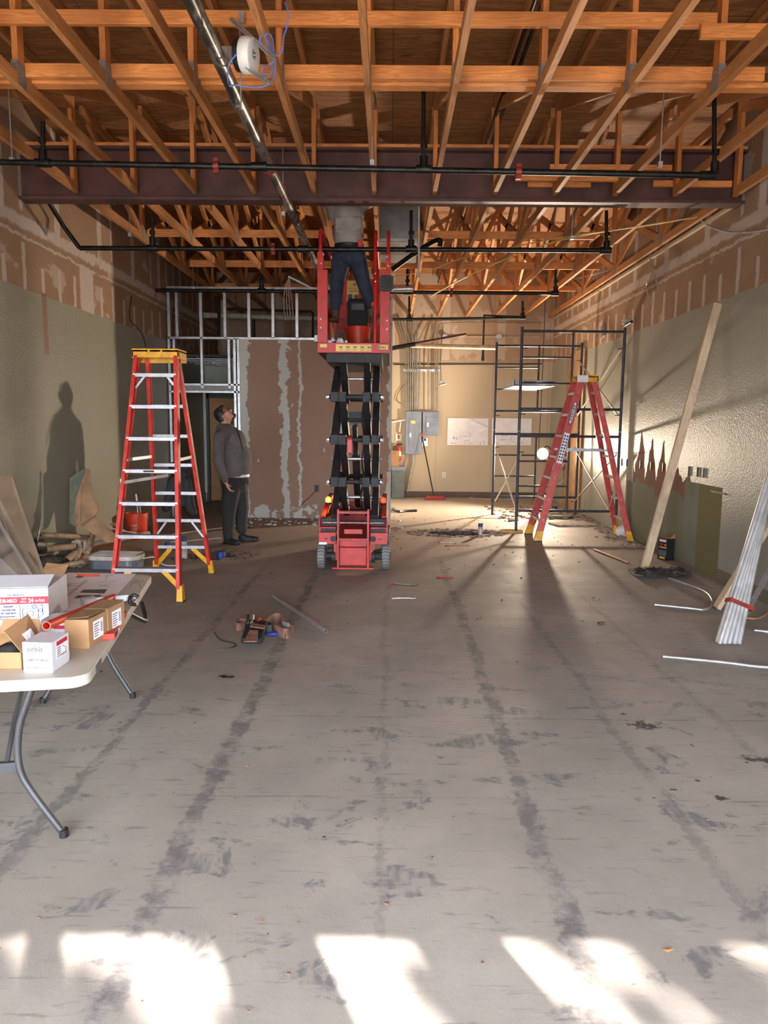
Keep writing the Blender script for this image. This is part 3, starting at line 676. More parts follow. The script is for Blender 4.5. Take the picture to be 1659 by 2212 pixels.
# white pvc and dark pipes beyond the stud wall
pipe('drain_pipe', [P(416, 680, 14.5), P(690, 688, 14.5)], .055, 'pvcwhite', 'fat dusty white drain pipe beyond the stud wall', fits=[(P(416, 680, 14.5), (1, 0, 0), .06, .02, 'redclamp', 'pipe_end')])
pipe('drain_pipe', [P(888, 746, 13.6), P(1072, 751, 13.6)], .042, 'beige', 'beige horizontal pipe high across the back wall')
q0, q1 = P(840, 752, 13.2), P(1007, 722, 13.3)
pipe('gas_pipe', [q0, q1], .024, 'steel_primer', 'dark brownish red slanting pipe hung before the back wall', fits=[(P(870, 748, 13.21), (q1-q0), .04, .45, 'iron', 'insulation_sleeve')])
pipe('gas_pipe', [P(484, 667, 13.4), P(672, 673, 13.4), P(676, 676, 13.4), P(676, 734, 13.4)], .022, 'iron', 'thin black pipe looping behind the metal studs')
for px in (473, 548): pipe('waste_pipe', [P(px, 640 if px == 473 else 690, 13.6), P(px, 734, 13.6)], .028, 'iron', 'short black upright pipe behind the metal studs, ' + ('below the riser' if px == 473 else 'below the white drain pipe'))
gh = [P(845, 577, 11.0), P(895, 577, 11.0)]
pipe('galvanised_duct_pipe', [P(845, 625, 10.8), P(892, 624, 10.8)], .04, 'galv', 'short fat galvanised pipe stub right of the black speaker')

# ================================================================ STUD WALL
def S(px, py): return P(px, py, YP-.02)
sw = T('steel_stud_wall', 'bright galvanised steel stud framing over the board wall and doorway', 'stud wall', S(353, 737))
def stud(a, b_, w=.045, nm='stud', d=.09):
    MB().bar(a, b_, w, d, (0, 1, 0)).build(nm, 'stud', sw)
zt, zm = S(355, 620).z, 3.02
xw0 = XL+.03; xr = S(693, 700).x
stud((xw0, YP+.05, zt), (xr+.2, YP+.05, zt), .035, 'top_track'); stud((xw0, YP+.05, zm), (xr, YP+.05, zm), .035, 'middle_track')
for px in (356, 381, 433, 485, 537, 589, 641): 
    x = max(S(px, 700).x, XL+.05); stud((x, YP+.05, zm), (x, YP+.05, zt))
zh = S(400, 838).z
for px, z0, z1 in ((359, 0, zm), (377, 0, zm), (436, zh, zm), (495, zh, zm), (507, 0, zm), (515, 0, zm)):
    x = max(S(px, 838).x, XL+.04); stud((x, YP+.05, z0), (x, YP+.05, z1), .04)
stud((XL+.03, YP+.05, zh+.06), (S(517, 838).x, YP+.05, zh+.06), .03, 'header_track'); stud((XL+.03, YP+.05, zh-.06), (S(517, 838).x, YP+.05, zh-.06), .03, 'header_track')
hb = MB(); hb.box2((XL+.2, YP+.03, zh-.05), (S(505, 838).x, YP+.045, zh+.05)); hb.build('header_plate', 'plate', sw)
# junction box at the stud wall end
jb = tag(MB().box(P(684, 731, 12.1), (.075, .05, .11)).build('junction_box', 'galv', bevel=.004), 'small square steel junction box at the end of the stud track', 'junction box')
# ceiling wifi-like drum device with brackets
dv = T('emergency_light', 'round white device on two metal bars with coiled blue cable', 'ceiling device', P(545, 118, 4.6))
c = P(541, 120, 4.55); ax = Vector((.97, -.20, -.12)).normalized(); Rm = ax.to_track_quat('Z', 'Y').to_matrix()
MB().lathe(c, [(.095, -.045), (.098, -.04), (.098, .0), (.092, .02), (.08, .026), (.0, .028)], 36, R=Rm).build('housing', 'white', dv, smooth=True)
MB().lathe(c-ax*.05, [(.088, -.03), (.09, 0)], 32, R=Rm).build('gasket', 'black', dv, smooth=True)
bxm = MB(); bxm.box(c-ax*.115+Vector((0, 0, .0)), (.06, .07, .13), R=Rm @ Matrix.Rotation(0, 3, 'X')); bxm.build('back_box', 'galv', dv, bevel=.003)
for (p0, p1) in (((497, 42), (592, 128)), ((492, 117), (577, 180))):
    a_, b2 = P(*p0, 4.62), P(*p1, 4.42); m_ = MB(); m_.bar(a_, b2, .032, .004); m_.bar(a_+Vector((0, .014, .012)), b2+Vector((0, .014, .012)), .004, .026); m_.build('bracket', 'galv', dv)
rr_ = P(518, 40, 4.66); MB().tube([rr_, (rr_.x, rr_.y, P(515, 232, 4.66).z)], .0045, 6).build('rod', 'galv', dv)
MB().box(P(522, 38, 5.14), (.035, .02, .07)).build('hanger_clip', 'galv', dv)
ti = MB()
for k in range(9): ti.box(c+ax*.029+Rm @ Vector((random.uniform(-.035, .035), random.uniform(-.02, .02), 0)), (.018, .006, .001), R=Rm @ Matrix.Rotation(random.uniform(-.4, .4), 3, 'Z'))
ti.build('printed_marking', 'blueink', dv)
Yw = 4.5
for k, pts in enumerate(([(510, 118), (492, 140), (492, 180), (497, 188), (506, 182), (540, 190), (575, 188), (592, 170), (596, 140), (590, 118), (586, 100), (574, 80), (562, 74), (560, 90), (570, 108), (588, 116)],
             [(590, 118), (592, 95), (586, 74), (576, 72), (572, 80), (580, 100), (590, 116), (596, 120), (605, 118), (612, 105), (612, 80), (620, 60), (623, 25), (616, 5)],
             [(590, 120), (592, 132), (580, 140), (567, 146), (564, 158), (572, 166), (585, 160), (591, 140)])):
    MB().tube(smoothpts([P(a_, b2, Yw-.04+.02*(j % 3)) for j, (a_, b2) in enumerate(pts)], 2), .0042, 6).build('cable_loop', 'bluewire' if k != 1 else 'bluewire', dv, smooth=True)
MB().tube([P(636, 66, 5.4), P(640, 100, 5.4), P(646, 138, 5.4)], .003, 6)
# loose cables overhead
def wire(name, pts, r, mt, label, cat='cable', parent=None):
    return tag(MB().tube(smoothpts(pts, 2), r, 6).build(name, mt, smooth=True), label, cat)
wire('yellow_cable', [P(930, 640, 9.6), P(1000, 600, 9.6), P(1160, 530, 9.4), P(1300, 500, 9.0), P(1400, 488, 8.3), P(1505, 468, 7.7)], .008, 'yellowwire', 'yellow cable draped under the far trusses to the right wall')
wire('yellow_cable', [P(850, 598, 10.5), P(930, 585, 10.4), P(985, 560, 10), P(1100, 535, 9.6), P(1200, 515, 9.2), P(1360, 492, 8.5), P(1500, 470, 7.7)], .007, 'yellowwire', 'second yellow cable sagging lower under the far trusses')
wire('tan_cable_bundle', [W(1508, 468, XR-.05), W(1530, 490, XR-.03), W(1580, 505, XR-.03), W(1659, 498, XR-.03), W(1740, 470, XR-.03)], .012, 'whitewire', 'tan cable bundle sagging along the upper right wall')
for k in range(4):
    wire('hanging_wire', [P(625, 597, 11.2), P(615+k*4, 620, 11.2), P(612+k*7, 660+k*6, 11.2), P(618+k*5, 695-k*3, 11.2)], .005, 'whitewire', 'loose tan wires hanging from the stud wall top, ' + ['longest straight one', 'second one', 'third one', 'outermost one'][k])
wire('bent_conduit_stub', [P(623, 597, 11.2), P(650, 610, 11.2), P(672, 622, 11.2)], .016, 'conduit', 'short conduit arm with wires at the stud wall top')
wire('black_wire', [W(284, 640, XL+.03), W(278, 690, XL+.03), W(288, 700, XL+.03), W(308, 720, XL+.03), W(315, 750, XL+.03)], .006, 'iron', 'thin black wire dangling on the left wall above the ladder')
for k, (a_, b2) in enumerate((((1404, 548), (1424, 626)), ((1400, 608), (1402, 644)))):
    wire('wall_conduit_stub', [W(a_[0], a_[1], XR-.06), W((a_[0]+b2[0])/2-6, (a_[1]+b2[1])/2-10, XR-.06), W(*b2, XR-.06)], .011, 'conduit', ['bent conduit piece hanging on the right wall', 'short conduit stub on the right wall'][k], 'conduit')
tag(MB().tube([W(1234, 605, XR-.10), W(1350, 576, XR-.10)], .02, 12).build('bright_conduit', 'conduit', smooth=True), 'long bright conduit fixed below the right wall ledger', 'conduit')
cmr = W(1353, 695, XR-.08)
cmb = T('wall_bracket', 'small metal bracket with black arm high on the right wall', 'bracket', cmr)
MB().box(cmr, (.10, .12, .06)).build('bracket_box', 'galv', cmb); MB().tube([cmr+Vector((-.02, -.02, -.05)), cmr+Vector((-.02, -.30, -.04))], .02).build('arm', 'iron', cmb, smooth=True)
wb = W(1310, 712, XR-.02); tag(MB().bar(W(1303, 728, XR-.01), W(1303, 702, XR-.01), .03, .2, (0, 1, 0)).build('wall_plate', 'duct'), 'dark metal plate on the right wall above the scaffold', 'plate')

# ================================================================ BACK WALL EQUIPMENT
def B(px, py, off=.0): return P(px, py, YB-off)
def panel(name, x0, y0, x1, y1, label, inner):
    a, b_ = B(x0, y0, .1), B(x1, y1, .1)
    o = tag(MB().box2((a.x, YB-.13, b_.z), (b_.x, YB, a.z)).build(name, 'panel_grey', bevel=.008), label, 'electrical panel')
    i0, i1 = B(inner[0], inner[1], .13), B(inner[2], inner[3], .13)
    d = MB().box2((i0.x, YB-.145, i1.z), (i1.x, YB-.13, i0.z)).build('door', 'panel_grey', o, bevel=.004)
    MB().box((i0.x+.03, YB-.155, (i0.z+i1.z)/2), (.035, .02, .09)).build('latch', 'galv', d)
    return o
p1 = panel('breaker_panel', 876, 888, 909, 982, 'tall grey breaker panel under the conduit bank', (884, 904, 900, 975))
MB().box((B(892, 912).x, YB-.148, B(892, 912).z), (.09, .004, .06)).build('label_sticker', 'sticker', p1)
p2 = panel('breaker_panel', 913, 889, 947, 941, 'shorter grey breaker panel right of the tall one', (921, 901, 939, 934))
for k, px in enumerate((879, 883, 887, 891, 895, 899, 904)):
    tx = px + (k-3)*1.0
    top = [B(tx-(16 if k < 4 else -20), 690, .08), B(tx-2, 735, .08)] if k in (0, 1, 2, 6) else [B(tx, 690, .08)]
    pipe('wall_conduit', top+[B(tx, 752, .08), B(px, 889, .08)], .014, 'wallconduit', f'upright conduit entering the tall breaker panel, {ORD[k]} in the row', 'conduit', 'conduits above the tall panel')
for k, px in enumerate((925, 941, 945)):
    top = [[B(942, 690, .08), B(928, 735, .08)], [B(942, 690, .08), B(942, 735, .08)], [B(1172, 697, .05), B(958, 697, .06), B(946, 705, .08)]][k]
    pipe('wall_conduit', smoothpts(top+[B(px, 760, .08), B(px, 889, .08)], 1), .013, 'wallconduit', 'conduit dropping into the shorter panel, ' + ['from the angled run', 'straight one', 'from the long level run'][k], 'conduit')
tag(MB().box2((B(872, 790).x, YB-.06, B(0, 796).z), (B(951, 790).x, YB-.02, B(0, 790).z)).build('strut_rail', 'galv'), 'slotted strut rail holding the upright conduits', 'rail')
pipe('level_conduit', [B(850, 787, .03), B(1170, 786, .03)], .012, 'iron', 'thin dark level conduit across the back wall', 'conduit')
pipe('level_conduit', [B(966, 727, .03), B(1166, 728, .03)], .012, 'beige', 'pale level conduit joining two round boxes on the back wall', 'conduit')
for k, px in enumerate((961, 1077)):
    c = B(px, 728, .03); tag(MB().lathe(c+Vector((0, -.05, 0)), [(.062, 0), (.062, .06)], 8, 'Y').build('conduit_box', 'galv'), 'octagonal steel box high on the back wall, ' + ['left of the hanging pipe', 'above the scaffold'][k], 'junction box')
# grey cabinet, fire extinguisher, sign
tb = B(873, 1004, .35); tx1 = P(873, 1040, YB-.35).x
tr = tag(MB().box2((max(tx1-.62, .05), YB-.38, .0), (tx1, YB-.02, P(860, 1010, YB-.38).z)).build('equipment_cabinet', 'transf', bevel=.01), 'green grey metal cabinet standing at the board wall edge', 'cabinet')
MB().box2((max(tx1-.62, .05), YB-.40, P(860, 1014, YB-.38).z-.02), (tx1+.01, YB-.01, P(860, 1010, YB-.38).z+.02)).build('lid', 'panel_grey', tr)
cbx = P(850, 990, YB-.2)
tag(MB().box2((cbx.x-.12, YB-.33, P(860, 1010, YB-.38).z+.02), (cbx.x+.12, YB-.1, P(850, 973, YB-.2).z)).build('cardboard_box', 'carton'), 'small brown carton on the grey cabinet', 'box')
ec = B(861, 983, .09)
ex = T('fire_extinguisher', 'red fire extinguisher hanging above the grey cabinet', 'fire extinguisher', ec)
MB().lathe(ec+Vector((0, 0, -.13)), [(.05, 0), (.055, .02), (.055, .26), (.045, .31), (.02, .34)], 16).build('cylinder_body', 'ext_red', ex, smooth=True)
MB().lathe(ec+Vector((0, 0, -.02)), [(.0565, 0), (.0565, .10)], 16, cap=False).build('label_band', 'white', ex, smooth=True)
MB().box(ec+Vector((0.02, 0, .24)), (.11, .03, .03)).build('lever', 'iron', ex)
MB().tube(smoothpts([ec+Vector((-.02, 0, .22)), ec+Vector((-.11, 0, .18)), ec+Vector((-.09, 0, .0)), ec+Vector((-.06, -.01, -.08))], 2), .012, 8).build('hose', 'black', ex, smooth=True)
sg = B(861, 945, .01); s1 = tag(MB().box(sg, (.13, .006, .15)).build('wall_sign', 'white'), 'small white extinguisher sign on the back wall', 'sign')
MB().box(sg+Vector((0, -.004, .01)), (.05, .003, .08)).build('red_mark', 'ext_red', s1)
sg = B(861, 992, .01); tag(MB().box(sg+Vector((0, 0, 0)), (.07, .006, .1)).build('red_tag', 'ext_red'), 'small red tag below the extinguisher', 'sign')
sh = T('broken_wall_rail', 'white slanted rail broken loose left of the tall panel', 'rail', B(858, 905, .1))
MB().bar(B(846, 912, .05), B(876, 907, .05), .03, .03).build('rail', 'white', sh); MB().bar(B(866, 912, .05), B(863, 933, .05), .02, .02).build('drop_arm', 'white', sh)
ob = B(959, 1026, .008); o_ = tag(MB().box(ob, (.075, .008, .12)).build('wall_outlet', 'white'), 'white duplex outlet on the back wall', 'outlet')
for s_ in (-1, 1): MB().box(ob+Vector((0, -.005, s_*.025)), (.03, .004, .03)).build('socket', 'beige', o_)
sw_ = tag(MB().box(B(917, 955, .04), (.13, .06, .18)).build('disconnect_switch', 'galv', bevel=.006), 'small grey switch box under the shorter panel', 'switch box'); MB().box(B(918, 950, .08), (.05, .02, .05)).build('knob', 'black', sw_)
pipe('feeder_cable', smoothpts([B(892, 982, .06), B(893, 1000, .06), B(888, 1015, .06), B(882, 1050, .06), B(879, 1062, .06)], 2), .028, 'whitewire', 'fat grey feeder cable below the tall panel', 'cable')
# plans taped to wall
def sheet(x0, y0, x1, y1, label, flap):
    a, b_ = B(x0, y0, .02), B(x1, y1, .02)
    o = T('construction_drawing', label, 'paper plans', (a.x, YB-.02, b_.z))
    MB().box2((a.x, YB-.015, b_.z), (b_.x, YB-.008, a.z)).build('sheet', 'paper', o)
    zc = a.z-(a.z-b_.z)*.5
    MB().box2((a.x, YB-.03, zc), (a.x+(b_.x-a.x)*.55 if flap else b_.x, YB-.018, a.z)).build('folded_sheet', 'paper', o, bevel=.003)
    if flap:
        w_ = b_.x-a.x; h_ = a.z-b_.z
        MB().prism([(a.x+w_*.5, YB-.03, a.z), (a.x+w_*.98, YB-.08, a.z-h_*.36), (a.x+w_*.78, YB-.07, a.z-h_*.54), (a.x+w_*.55, YB-.035, a.z-h_*.2)], (0, .012, 0)).build('curled_corner', 'paper', o)
    ln = MB(); rnd = random.Random(x0)
    for k in range(16):
        u = rnd.uniform(.1, .9); v = rnd.uniform(.05, .44); 
        if rnd.random() < .5: ln.box((a.x+(b_.x-a.x)*u, YB-.017, b_.z+(a.z-b_.z)*v), (rnd.uniform(.03, .14), .002, .006))
        else: ln.box((a.x+(b_.x-a.x)*u, YB-.017, b_.z+(a.z-b_.z)*v), (.006, .002, rnd.uniform(.03, .1)))
    ln.build('drawn_linework', 'greyink', o)
    return o
sheet(967, 903, 1054, 962, 'white plan sheet with a curled corner taped to the back wall', True)
d2 = sheet(1063, 903, 1147, 962, 'white plan sheet taped up behind the scaffold', False)
wire('loose_black_wire', [B(873, 830, .03), B(858, 850, .03), B(856, 865, .03), B(867, 872, .03)], .006, 'iron', 'thin loose wire curling left of the conduits')
# hanging clamp lamp
lc = P(957, 826, 14.9); wl = T('hanging_work_light', 'small rectangular flood light dangling on wires before the back wall', 'lamp', lc)
MB().box(lc+Vector((-.02, 0, 0)), (.15, .10, .07), R=Matrix.Rotation(-.25, 3, 'Y')).build('lamp_housing', 'reflector', wl, bevel=.008)
MB().box(lc+Vector((.0, -.02, -.05)), (.13, .10, .008), R=Matrix.Rotation(-.25, 3, 'Y')).build('lens', 'white', wl)
MB().tube([lc+Vector((-.04, 0, .04)), P(951, 780, 14.9), P(957, 700, 14.9)], .006, 6).build('cord', 'iron', wl)
# broom
bt, bb = P(910, 935, YB-.15), P(937, 1066, 15.4)
br = T('push_broom', 'black-handled broom with a red head standing at the back wall', 'broom', (bb.x, bb.y, 0))
bb.z = .10
MB().tube([bb, bt], .014, 10).build('handle', 'iron', br, smooth=True); MB().tube([bt, bt-(bt-bb)*.06], .018, 10).build('grip', 'bucket', br, smooth=True)
MB().box((bb.x+.03, bb.y, .06), (.42, .09, .07), rz=.12).build('head', 'redclamp', br, bevel=.02); MB().box((bb.x+.03, bb.y, .02), (.44, .10, .04), rz=.12).build('bristles', 'redclamp', br)
# pilaster of bare studs on right wall near back + sink + work light
pla = W(1248, 900, XR-.1)
yy0 = W(1262, 900, XR).y; yy1 = W(1225, 900, XR).y
struct(MB().box2((XR-.04, yy0, 0), (XR, yy1, 3.0)).build('wall_right_bare_strip', 'particle'))
LP = P(1172, 980, 14.15)
sx, sy = P(1205, 990, 14.6).x, 14.45
sk = T('wall_sink', 'stained white wall sink under the bright work light', 'sink', (sx, sy, 0))
zb = P(1190, 985, sy).z
MB().lathe((sx-.05, sy, zb-.30), [(.04, 0), (.12, .04), (.19, .14), (.22, .24), (.24, .25), (.24, .29), (.21, .29)], 24, cap=True).build('basin', 'porcelain', sk, smooth=True)
MB().box((sx+.2, sy, zb-.02), (.5, .5, .05)).build('deck', 'porcelain', sk, bevel=.01)
MB().tube(smoothpts([(sx-.05, sy, zb-.3), (sx-.05, sy, zb-.45), (sx, sy, zb-.55), (sx+.1, sy, zb-.5), (sx+.15, sy, zb-.4), (sx+.45, sy+.2, zb-.4)], 2), .022, 10).build('trap_pipe', 'pvcwhite', sk, smooth=True)
struct(MB().box2((sx+.16, sy-.3, 0), (sx+.3, YB, 1.75)).build('wall_stub', 'back'))
# halogen work light
wk = T('halogen_work_light', 'glaring halogen work light at the sink beyond the scaffold', 'lamp', LP)
dirv = (Vector((-1.6, 5.2, 1.9))-LP).normalized(); Rl = dirv.to_track_quat('Z', 'Y').to_matrix()
MB().lathe(LP-dirv*.07, [(.05, 0), (.11, .04), (.115, .06)], 20, R=Rl).build('lamp_housing', 'reflector', wk, smooth=True)
MB().lathe(LP, [(.10, -.008), (.10, 0)], 20, R=Rl).build('lamp_glass', 'halogen', wk)
MB().tube(smoothpts([LP+Vector((.02, .05, .1)), LP+Vector((.12, .1, .16)), LP+Vector((.2, .1, .05)), LP+Vector((.15, .1, -.02))], 2), .012, 8).build('carry_handle', 'black', wk, smooth=True)
ld = bpy.data.lights.new('halogen_bulb', 'SPOT'); ld.energy = 1650; ld.color = (1, .81, .60); ld.shadow_soft_size = .06; ld.spot_size = math.radians(178); ld.spot_blend = .85
lo = bpy.data.objects.new('halogen_bulb', ld); COL.objects.link(lo); lo.location = LP+dirv*.09; lo.rotation_euler = (Vector((-.78, -.50, .36))).to_track_quat('-Z', 'Y').to_euler()
# small second lamp on the floor edge

# ================================================================ SCISSOR LIFT  (local: x across, y away from camera, z up)
LX, LY = (764-842)/199.0, 7.86
lift = T('scissor_lift', 'red scissor lift with a raised platform in the middle of the room', 'scissor lift', (LX, LY, 0))
def lb(mb, nm, mt, par=None, **k): return mb.build(nm, mt, par or lift, local=True, **k)
for sx_ in (-1, 1):
    for yy in (.16, 1.50):
        w_ = lb(MB().lathe((sx_*.36-.05, yy, .155), [(.10, 0), (.152, .012), (.155, .03), (.155, .07), (.152, .088), (.10, .10)], 32, 'X'), 'wheel', 'rubber', smooth=True)
        tr_ = MB()
        for k in range(26):
            a = 2*PI*k/26
            for h_ in (-1, 1):
                q0 = Vector((sx_*.36-.0+h_*.002, yy+.1565*math.cos(a), .155+.1565*math.sin(a))); a2 = a+.10
                q1 = Vector((sx_*.36+h_*.046, yy+.156*math.cos(a2), .155+.156*math.sin(a2)))
                tr_.bar(q0, q1, .006, .004, (0, math.cos(a), math.sin(a)))
        lb(tr_, 'tread', 'rubber_dk', w_)
        lb(MB().lathe((sx_*.36+sx_*.052-.005, yy, .155), [(.05, 0), (.05, .01)], 16, 'X'), 'hub', 'lift_dark', w_)
# chassis
ch = MB()
ch.box2((-.38, .0, .31), (-.19, .04, .44)); ch.box2((.19, .0, .31), (.38, .04, .44))
ch.box2((-.38, .04, .31), (-.36, 1.72, .60)); ch.box2((.36, .04, .31), (.38, 1.72, .60))
ch.box2((-.38, 1.68, .25), (.38, 1.72, .6)); ch.box2((-.38, .0, .5), (-.365, .1, .585)); ch.box2((.365, .0, .5), (.38, .1, .585))
ch.box2((-.38, .0, .484), (-.19, .10, .5)); ch.box2((.19, .0, .484), (.38, .10, .5))
ch.box2((-.22, .06, .12), (.22, 1.66, .34)); ch.bar((-.34, .1, .60), (-.34, 1.3, .74), .06, .02); ch.bar((.34, .1, .60), (.34, 1.3, .74), .06, .02)
lb(ch, 'chassis', 'lift_red', bevel=.004)
dk = MB(); dk.box2((-.365, .05, .44), (-.19, .3, .485)); dk.box2((.19, .05, .44), (.365, .3, .485)); dk.box2((-.36, .1, .50), (-.19, .4, .58)); dk.box2((.19, .1, .50), (.36, .4, .58))
for s_ in (-1, 1): dk.lathe((s_*.22, -.01, .37), [(.032, 0), (.032, .03)], 16, 'Y'); dk.box2((s_*.30-.02, -.003, .365), (s_*.30+.02, .02, .375))
dk.tube([(-.31, .14, .155), (.31, .14, .155)], .045, 14); dk.tube([(-.24, .10, .155), (-.20, .10, .155)], .07, 16); dk.tube([(.20, .10, .155), (.24, .10, .155)], .07, 16)
lb(dk, 'axle_bay', 'lift_dark')
st = MB()
for s_ in (-1, 1): st.box2((s_*.165-.012, -.03, .05), (s_*.165+.012, .02, .70))
st.box2((-.23, -.04, .035), (.23, .02, .055))
entry = lb(st, 'entry_steps', 'lift_red', bevel=.003)
for zz in (.655, .355):
    m_ = MB(); m_.box2((-.155, -.04, zz), (.155, .06, zz+.025)); t_ = lb(m_, 'tread_plate', 'lift_red', entry)
    h_ = MB()
    for k in range(8): h_.box((-.13+k*.037, -.041, zz+.012+(.004 if k % 2 else -.004)), (.016, .004, .007))
    lb(h_, 'tread_holes', 'lift_dark', t_)
bxp = MB(); bxp.box2((-.15, -.02, .075), (.15, .06, .275)); lb(bxp, 'front_cover', 'lift_red', bevel=.006)
m_ = MB(); m_.box2((-.10, .04, .42), (.10, .1, .47)); m_.box2((-.155, .08, .30), (.155, .12, .36)); lb(m_, 'hinge_bar', 'lift_red')
lb(MB().tube([(-.34, .02, .545), (.34, .02, .545)], .01, 8), 'cross_rod', 'galv', smooth=True)
lb(MB().box2((-.38, -.004, .305), (-.29, 0, .33)), 'maker_plate', 'whiteink')
for s_, mm in ((-1, 'amber'), (1, 'amber_dim')):
    b0 = lb(MB().lathe((s_*.325+(.01 if s_ < 0 else 0), .5, .69), [(.03, 0), (.036, .01), (.036, .03)], 16), 'beacon_base', 'black', smooth=True)
    lb(MB().lathe((s_*.325+(.01 if s_ < 0 else 0), .5, .72), [(.03, 0), (.033, .02), (.028, .05), (.01, .062)], 16), 'beacon_lens', mm, b0, smooth=True)
bl_ = bpy.data.lights.new('beacon_glow', 'POINT'); bl_.energy = 1.2; bl_.color = (1, .22, .03); bl_.shadow_soft_size = .04
blo = bpy.data.objects.new('beacon_glow', bl_); COL.objects.link(blo); blo.location = (LX-.36, LY+.42, .78)
# scissor arms
ZJ = [.56, .99, 1.455, 1.92, 2.36]; y0_, y1_ = .14, .98
sc_ = []
for k in range(4):
    za, zb_ = ZJ[k], ZJ[k+1]
    for sx_, xo, xi in ((-1, -.215, -.13), (1, .235, .135)):
        ou = MB(); ou.bar((xo, y0_, za), (xo, y1_, zb_), .078, .13); lb(ou, 'scissor_arm', 'lift_dark', bevel=.006)
        ii = MB(); ii.bar((xi, y1_, za), (xi, y0_, zb_), .074, .13); lb(ii, 'scissor_arm', 'lift_dark', bevel=.006)
    for yy in ((y0_, y1_) if k else (y1_,)):
        pm = MB(); pm.tube([(-.29, yy, za), (.31, yy, za)], .028, 16)
        lb(pm, 'pivot_pin', 'lift_dark', smooth=True)
        if yy == y0_:
            m_ = MB()
            for s_ in (-1, 1):
                m_.tube([(.01+s_*.285, yy-.02, za), (.01+s_*.315, yy-.02, za)], .03, 6); 
            m_.tube([(-.29, yy-.03, za), (-.27, yy-.03, za)], .036, 16); m_.tube([(.29, yy-.03, za), (.31, yy-.03, za)], .036, 16)
            lb(m_, 'pin_collar', 'galv', smooth=True)
            for xx in (-.215, -.13, .135, .235): lb(MB().box((xx, yy-.005, za), (.084, .12, .105)), 'pin_bracket', 'lift_dark', bevel=.004)
    zm_ = (za+zb_)/2; ym = (y0_+y1_)/2
    m_ = MB()
    for s_ in (-1, 1): m_.tube([(.01+s_*.255, ym, zm_), (.01+s_*.29, ym, zm_)], .024, 8)
    m_.tube([(-.25, ym, zm_), (.27, ym, zm_)], .018, 10)
    lb(m_, 'centre_bolt', 'galv', smooth=True)
cyl = MB(); cyl.tube([(.0, 1.3, .6), (.0, .6, 1.25)], .045, 16); cyl.tube([(.0, .6, 1.25), (.0, .3, 1.6)], .028, 14); lb(cyl, 'lift_cylinder', 'lift_dark', smooth=True)
m_ = MB(); m_.box((0, .55, 1.70), (.16, .08, .13)); m_.box((0, .52, 1.58), (.04, .05, .18)); m_.tube([(-.10, .5, 1.67), (.11, .5, 1.67)], .02); lb(m_, 'cylinder_bracket', 'lift_dark')
m_ = MB(); m_.box((-.045, .10, 1.385), (.055, .06, .15)); m_.tube([(-.075, y0_-.01, 1.455), (-.02, y0_-.01, 1.455)], .042, 16); lb(m_, 'safety_prop', 'lift_red', bevel=.004)
hs = MB()
for k in range(3):
    pts = [(.08+.012*k, .4, .6), (.06, .3, .8), (.10+.01*k, .5, 1.0), (.07, .35, 1.2), (.11, .4, 1.45), (.07+.01*k, .3, 1.7), (.11, .35, 1.95), (.10, .3, 2.2), (.12, .4, 2.35)]
    hs.tube(smoothpts(pts, 2), .008, 6)
hs.tube(smoothpts([(-.12, .3, .6), (-.06, .2, .75), (.03, .25, .65), (.07, .3, .62)], 2), .007, 6)
lb(hs, 'hydraulic_hoses', 'black', smooth=True)
# platform
dkz = 2.43
pf = MB(); pf.box2((-.385, 0, dkz-.045), (.385, 1.75, dkz)); pf.box2((-.30, .1, dkz-.14), (.30, 1.7, dkz-.045)); lb(pf, 'platform_deck', 'lift_dark')
fs = MB(); fs.box2((-.388, -.012, dkz-.05), (.388, .0, dkz+.055)); fs.box2((-.388, 0, dkz-.05), (-.376, 1.75, dkz+.10)); fs.box2((.376, 0, dkz-.05), (.388, 1.75, dkz+.10)); fs.box2((-.388, 1.74, dkz-.05), (.388, 1.752, dkz+.1))
toe = lb(fs, 'toe_board', 'lift_red', bevel=.003)
m_ = MB(); m_.box2((-.19, -.0145, dkz-.035), (.19, -.012, dkz+.038)); m_.box2((-.36, -.0145, dkz+.005), (-.285, -.012, dkz+.04)); stk = lb(m_, 'warning_sticker', 'sticker', toe)
ink = MB()
for k in range(5):
    xx = -.155+k*.077; ink.box((xx, -.0155, dkz+.0), (.002, .001, .065)) if k else None
    ink.box((xx+.02, -.0155, dkz+.012), (.028, .001, .008)); ink.box((xx+.02, -.0155, dkz+.002), (.036, .001, .003)); ink.box((xx+.02, -.0155, dkz-.018), (.030, .001, .004))
    ink.box((xx+.004, -.0155, dkz+.006), (.004, .001, .018))
lb(ink, 'sticker_print', 'ink', toe)
lm = MB(); lm.box2((.265, -.0145, dkz-.012), (.365, -.012, dkz+.035)); lb(lm, 'logo_plate', 'sticker', toe)
text('IPAF', .045, (LX+.265, LY-.0158, dkz-.006), (1, 0, 0), (0, 0, 1), 'ink', toe, 'logo', bold=True)
rl = MB()
rl.box2((-.388, -.005, dkz+.055), (-.278, .035, 3.24)); rl.box2((-.388, -.005, 3.24), (-.32, .035, 3.42))
lb(rl, 'guardrail_post', 'lift_red', bevel=.004)
rl = MB(); rl.box2((.275, -.005, dkz+.055), (.385, .035, 3.24)); rl.box2((.335, -.005, 3.24), (.385, .035, 3.40)); lb(rl, 'guardrail_post', 'lift_red', bevel=.004)
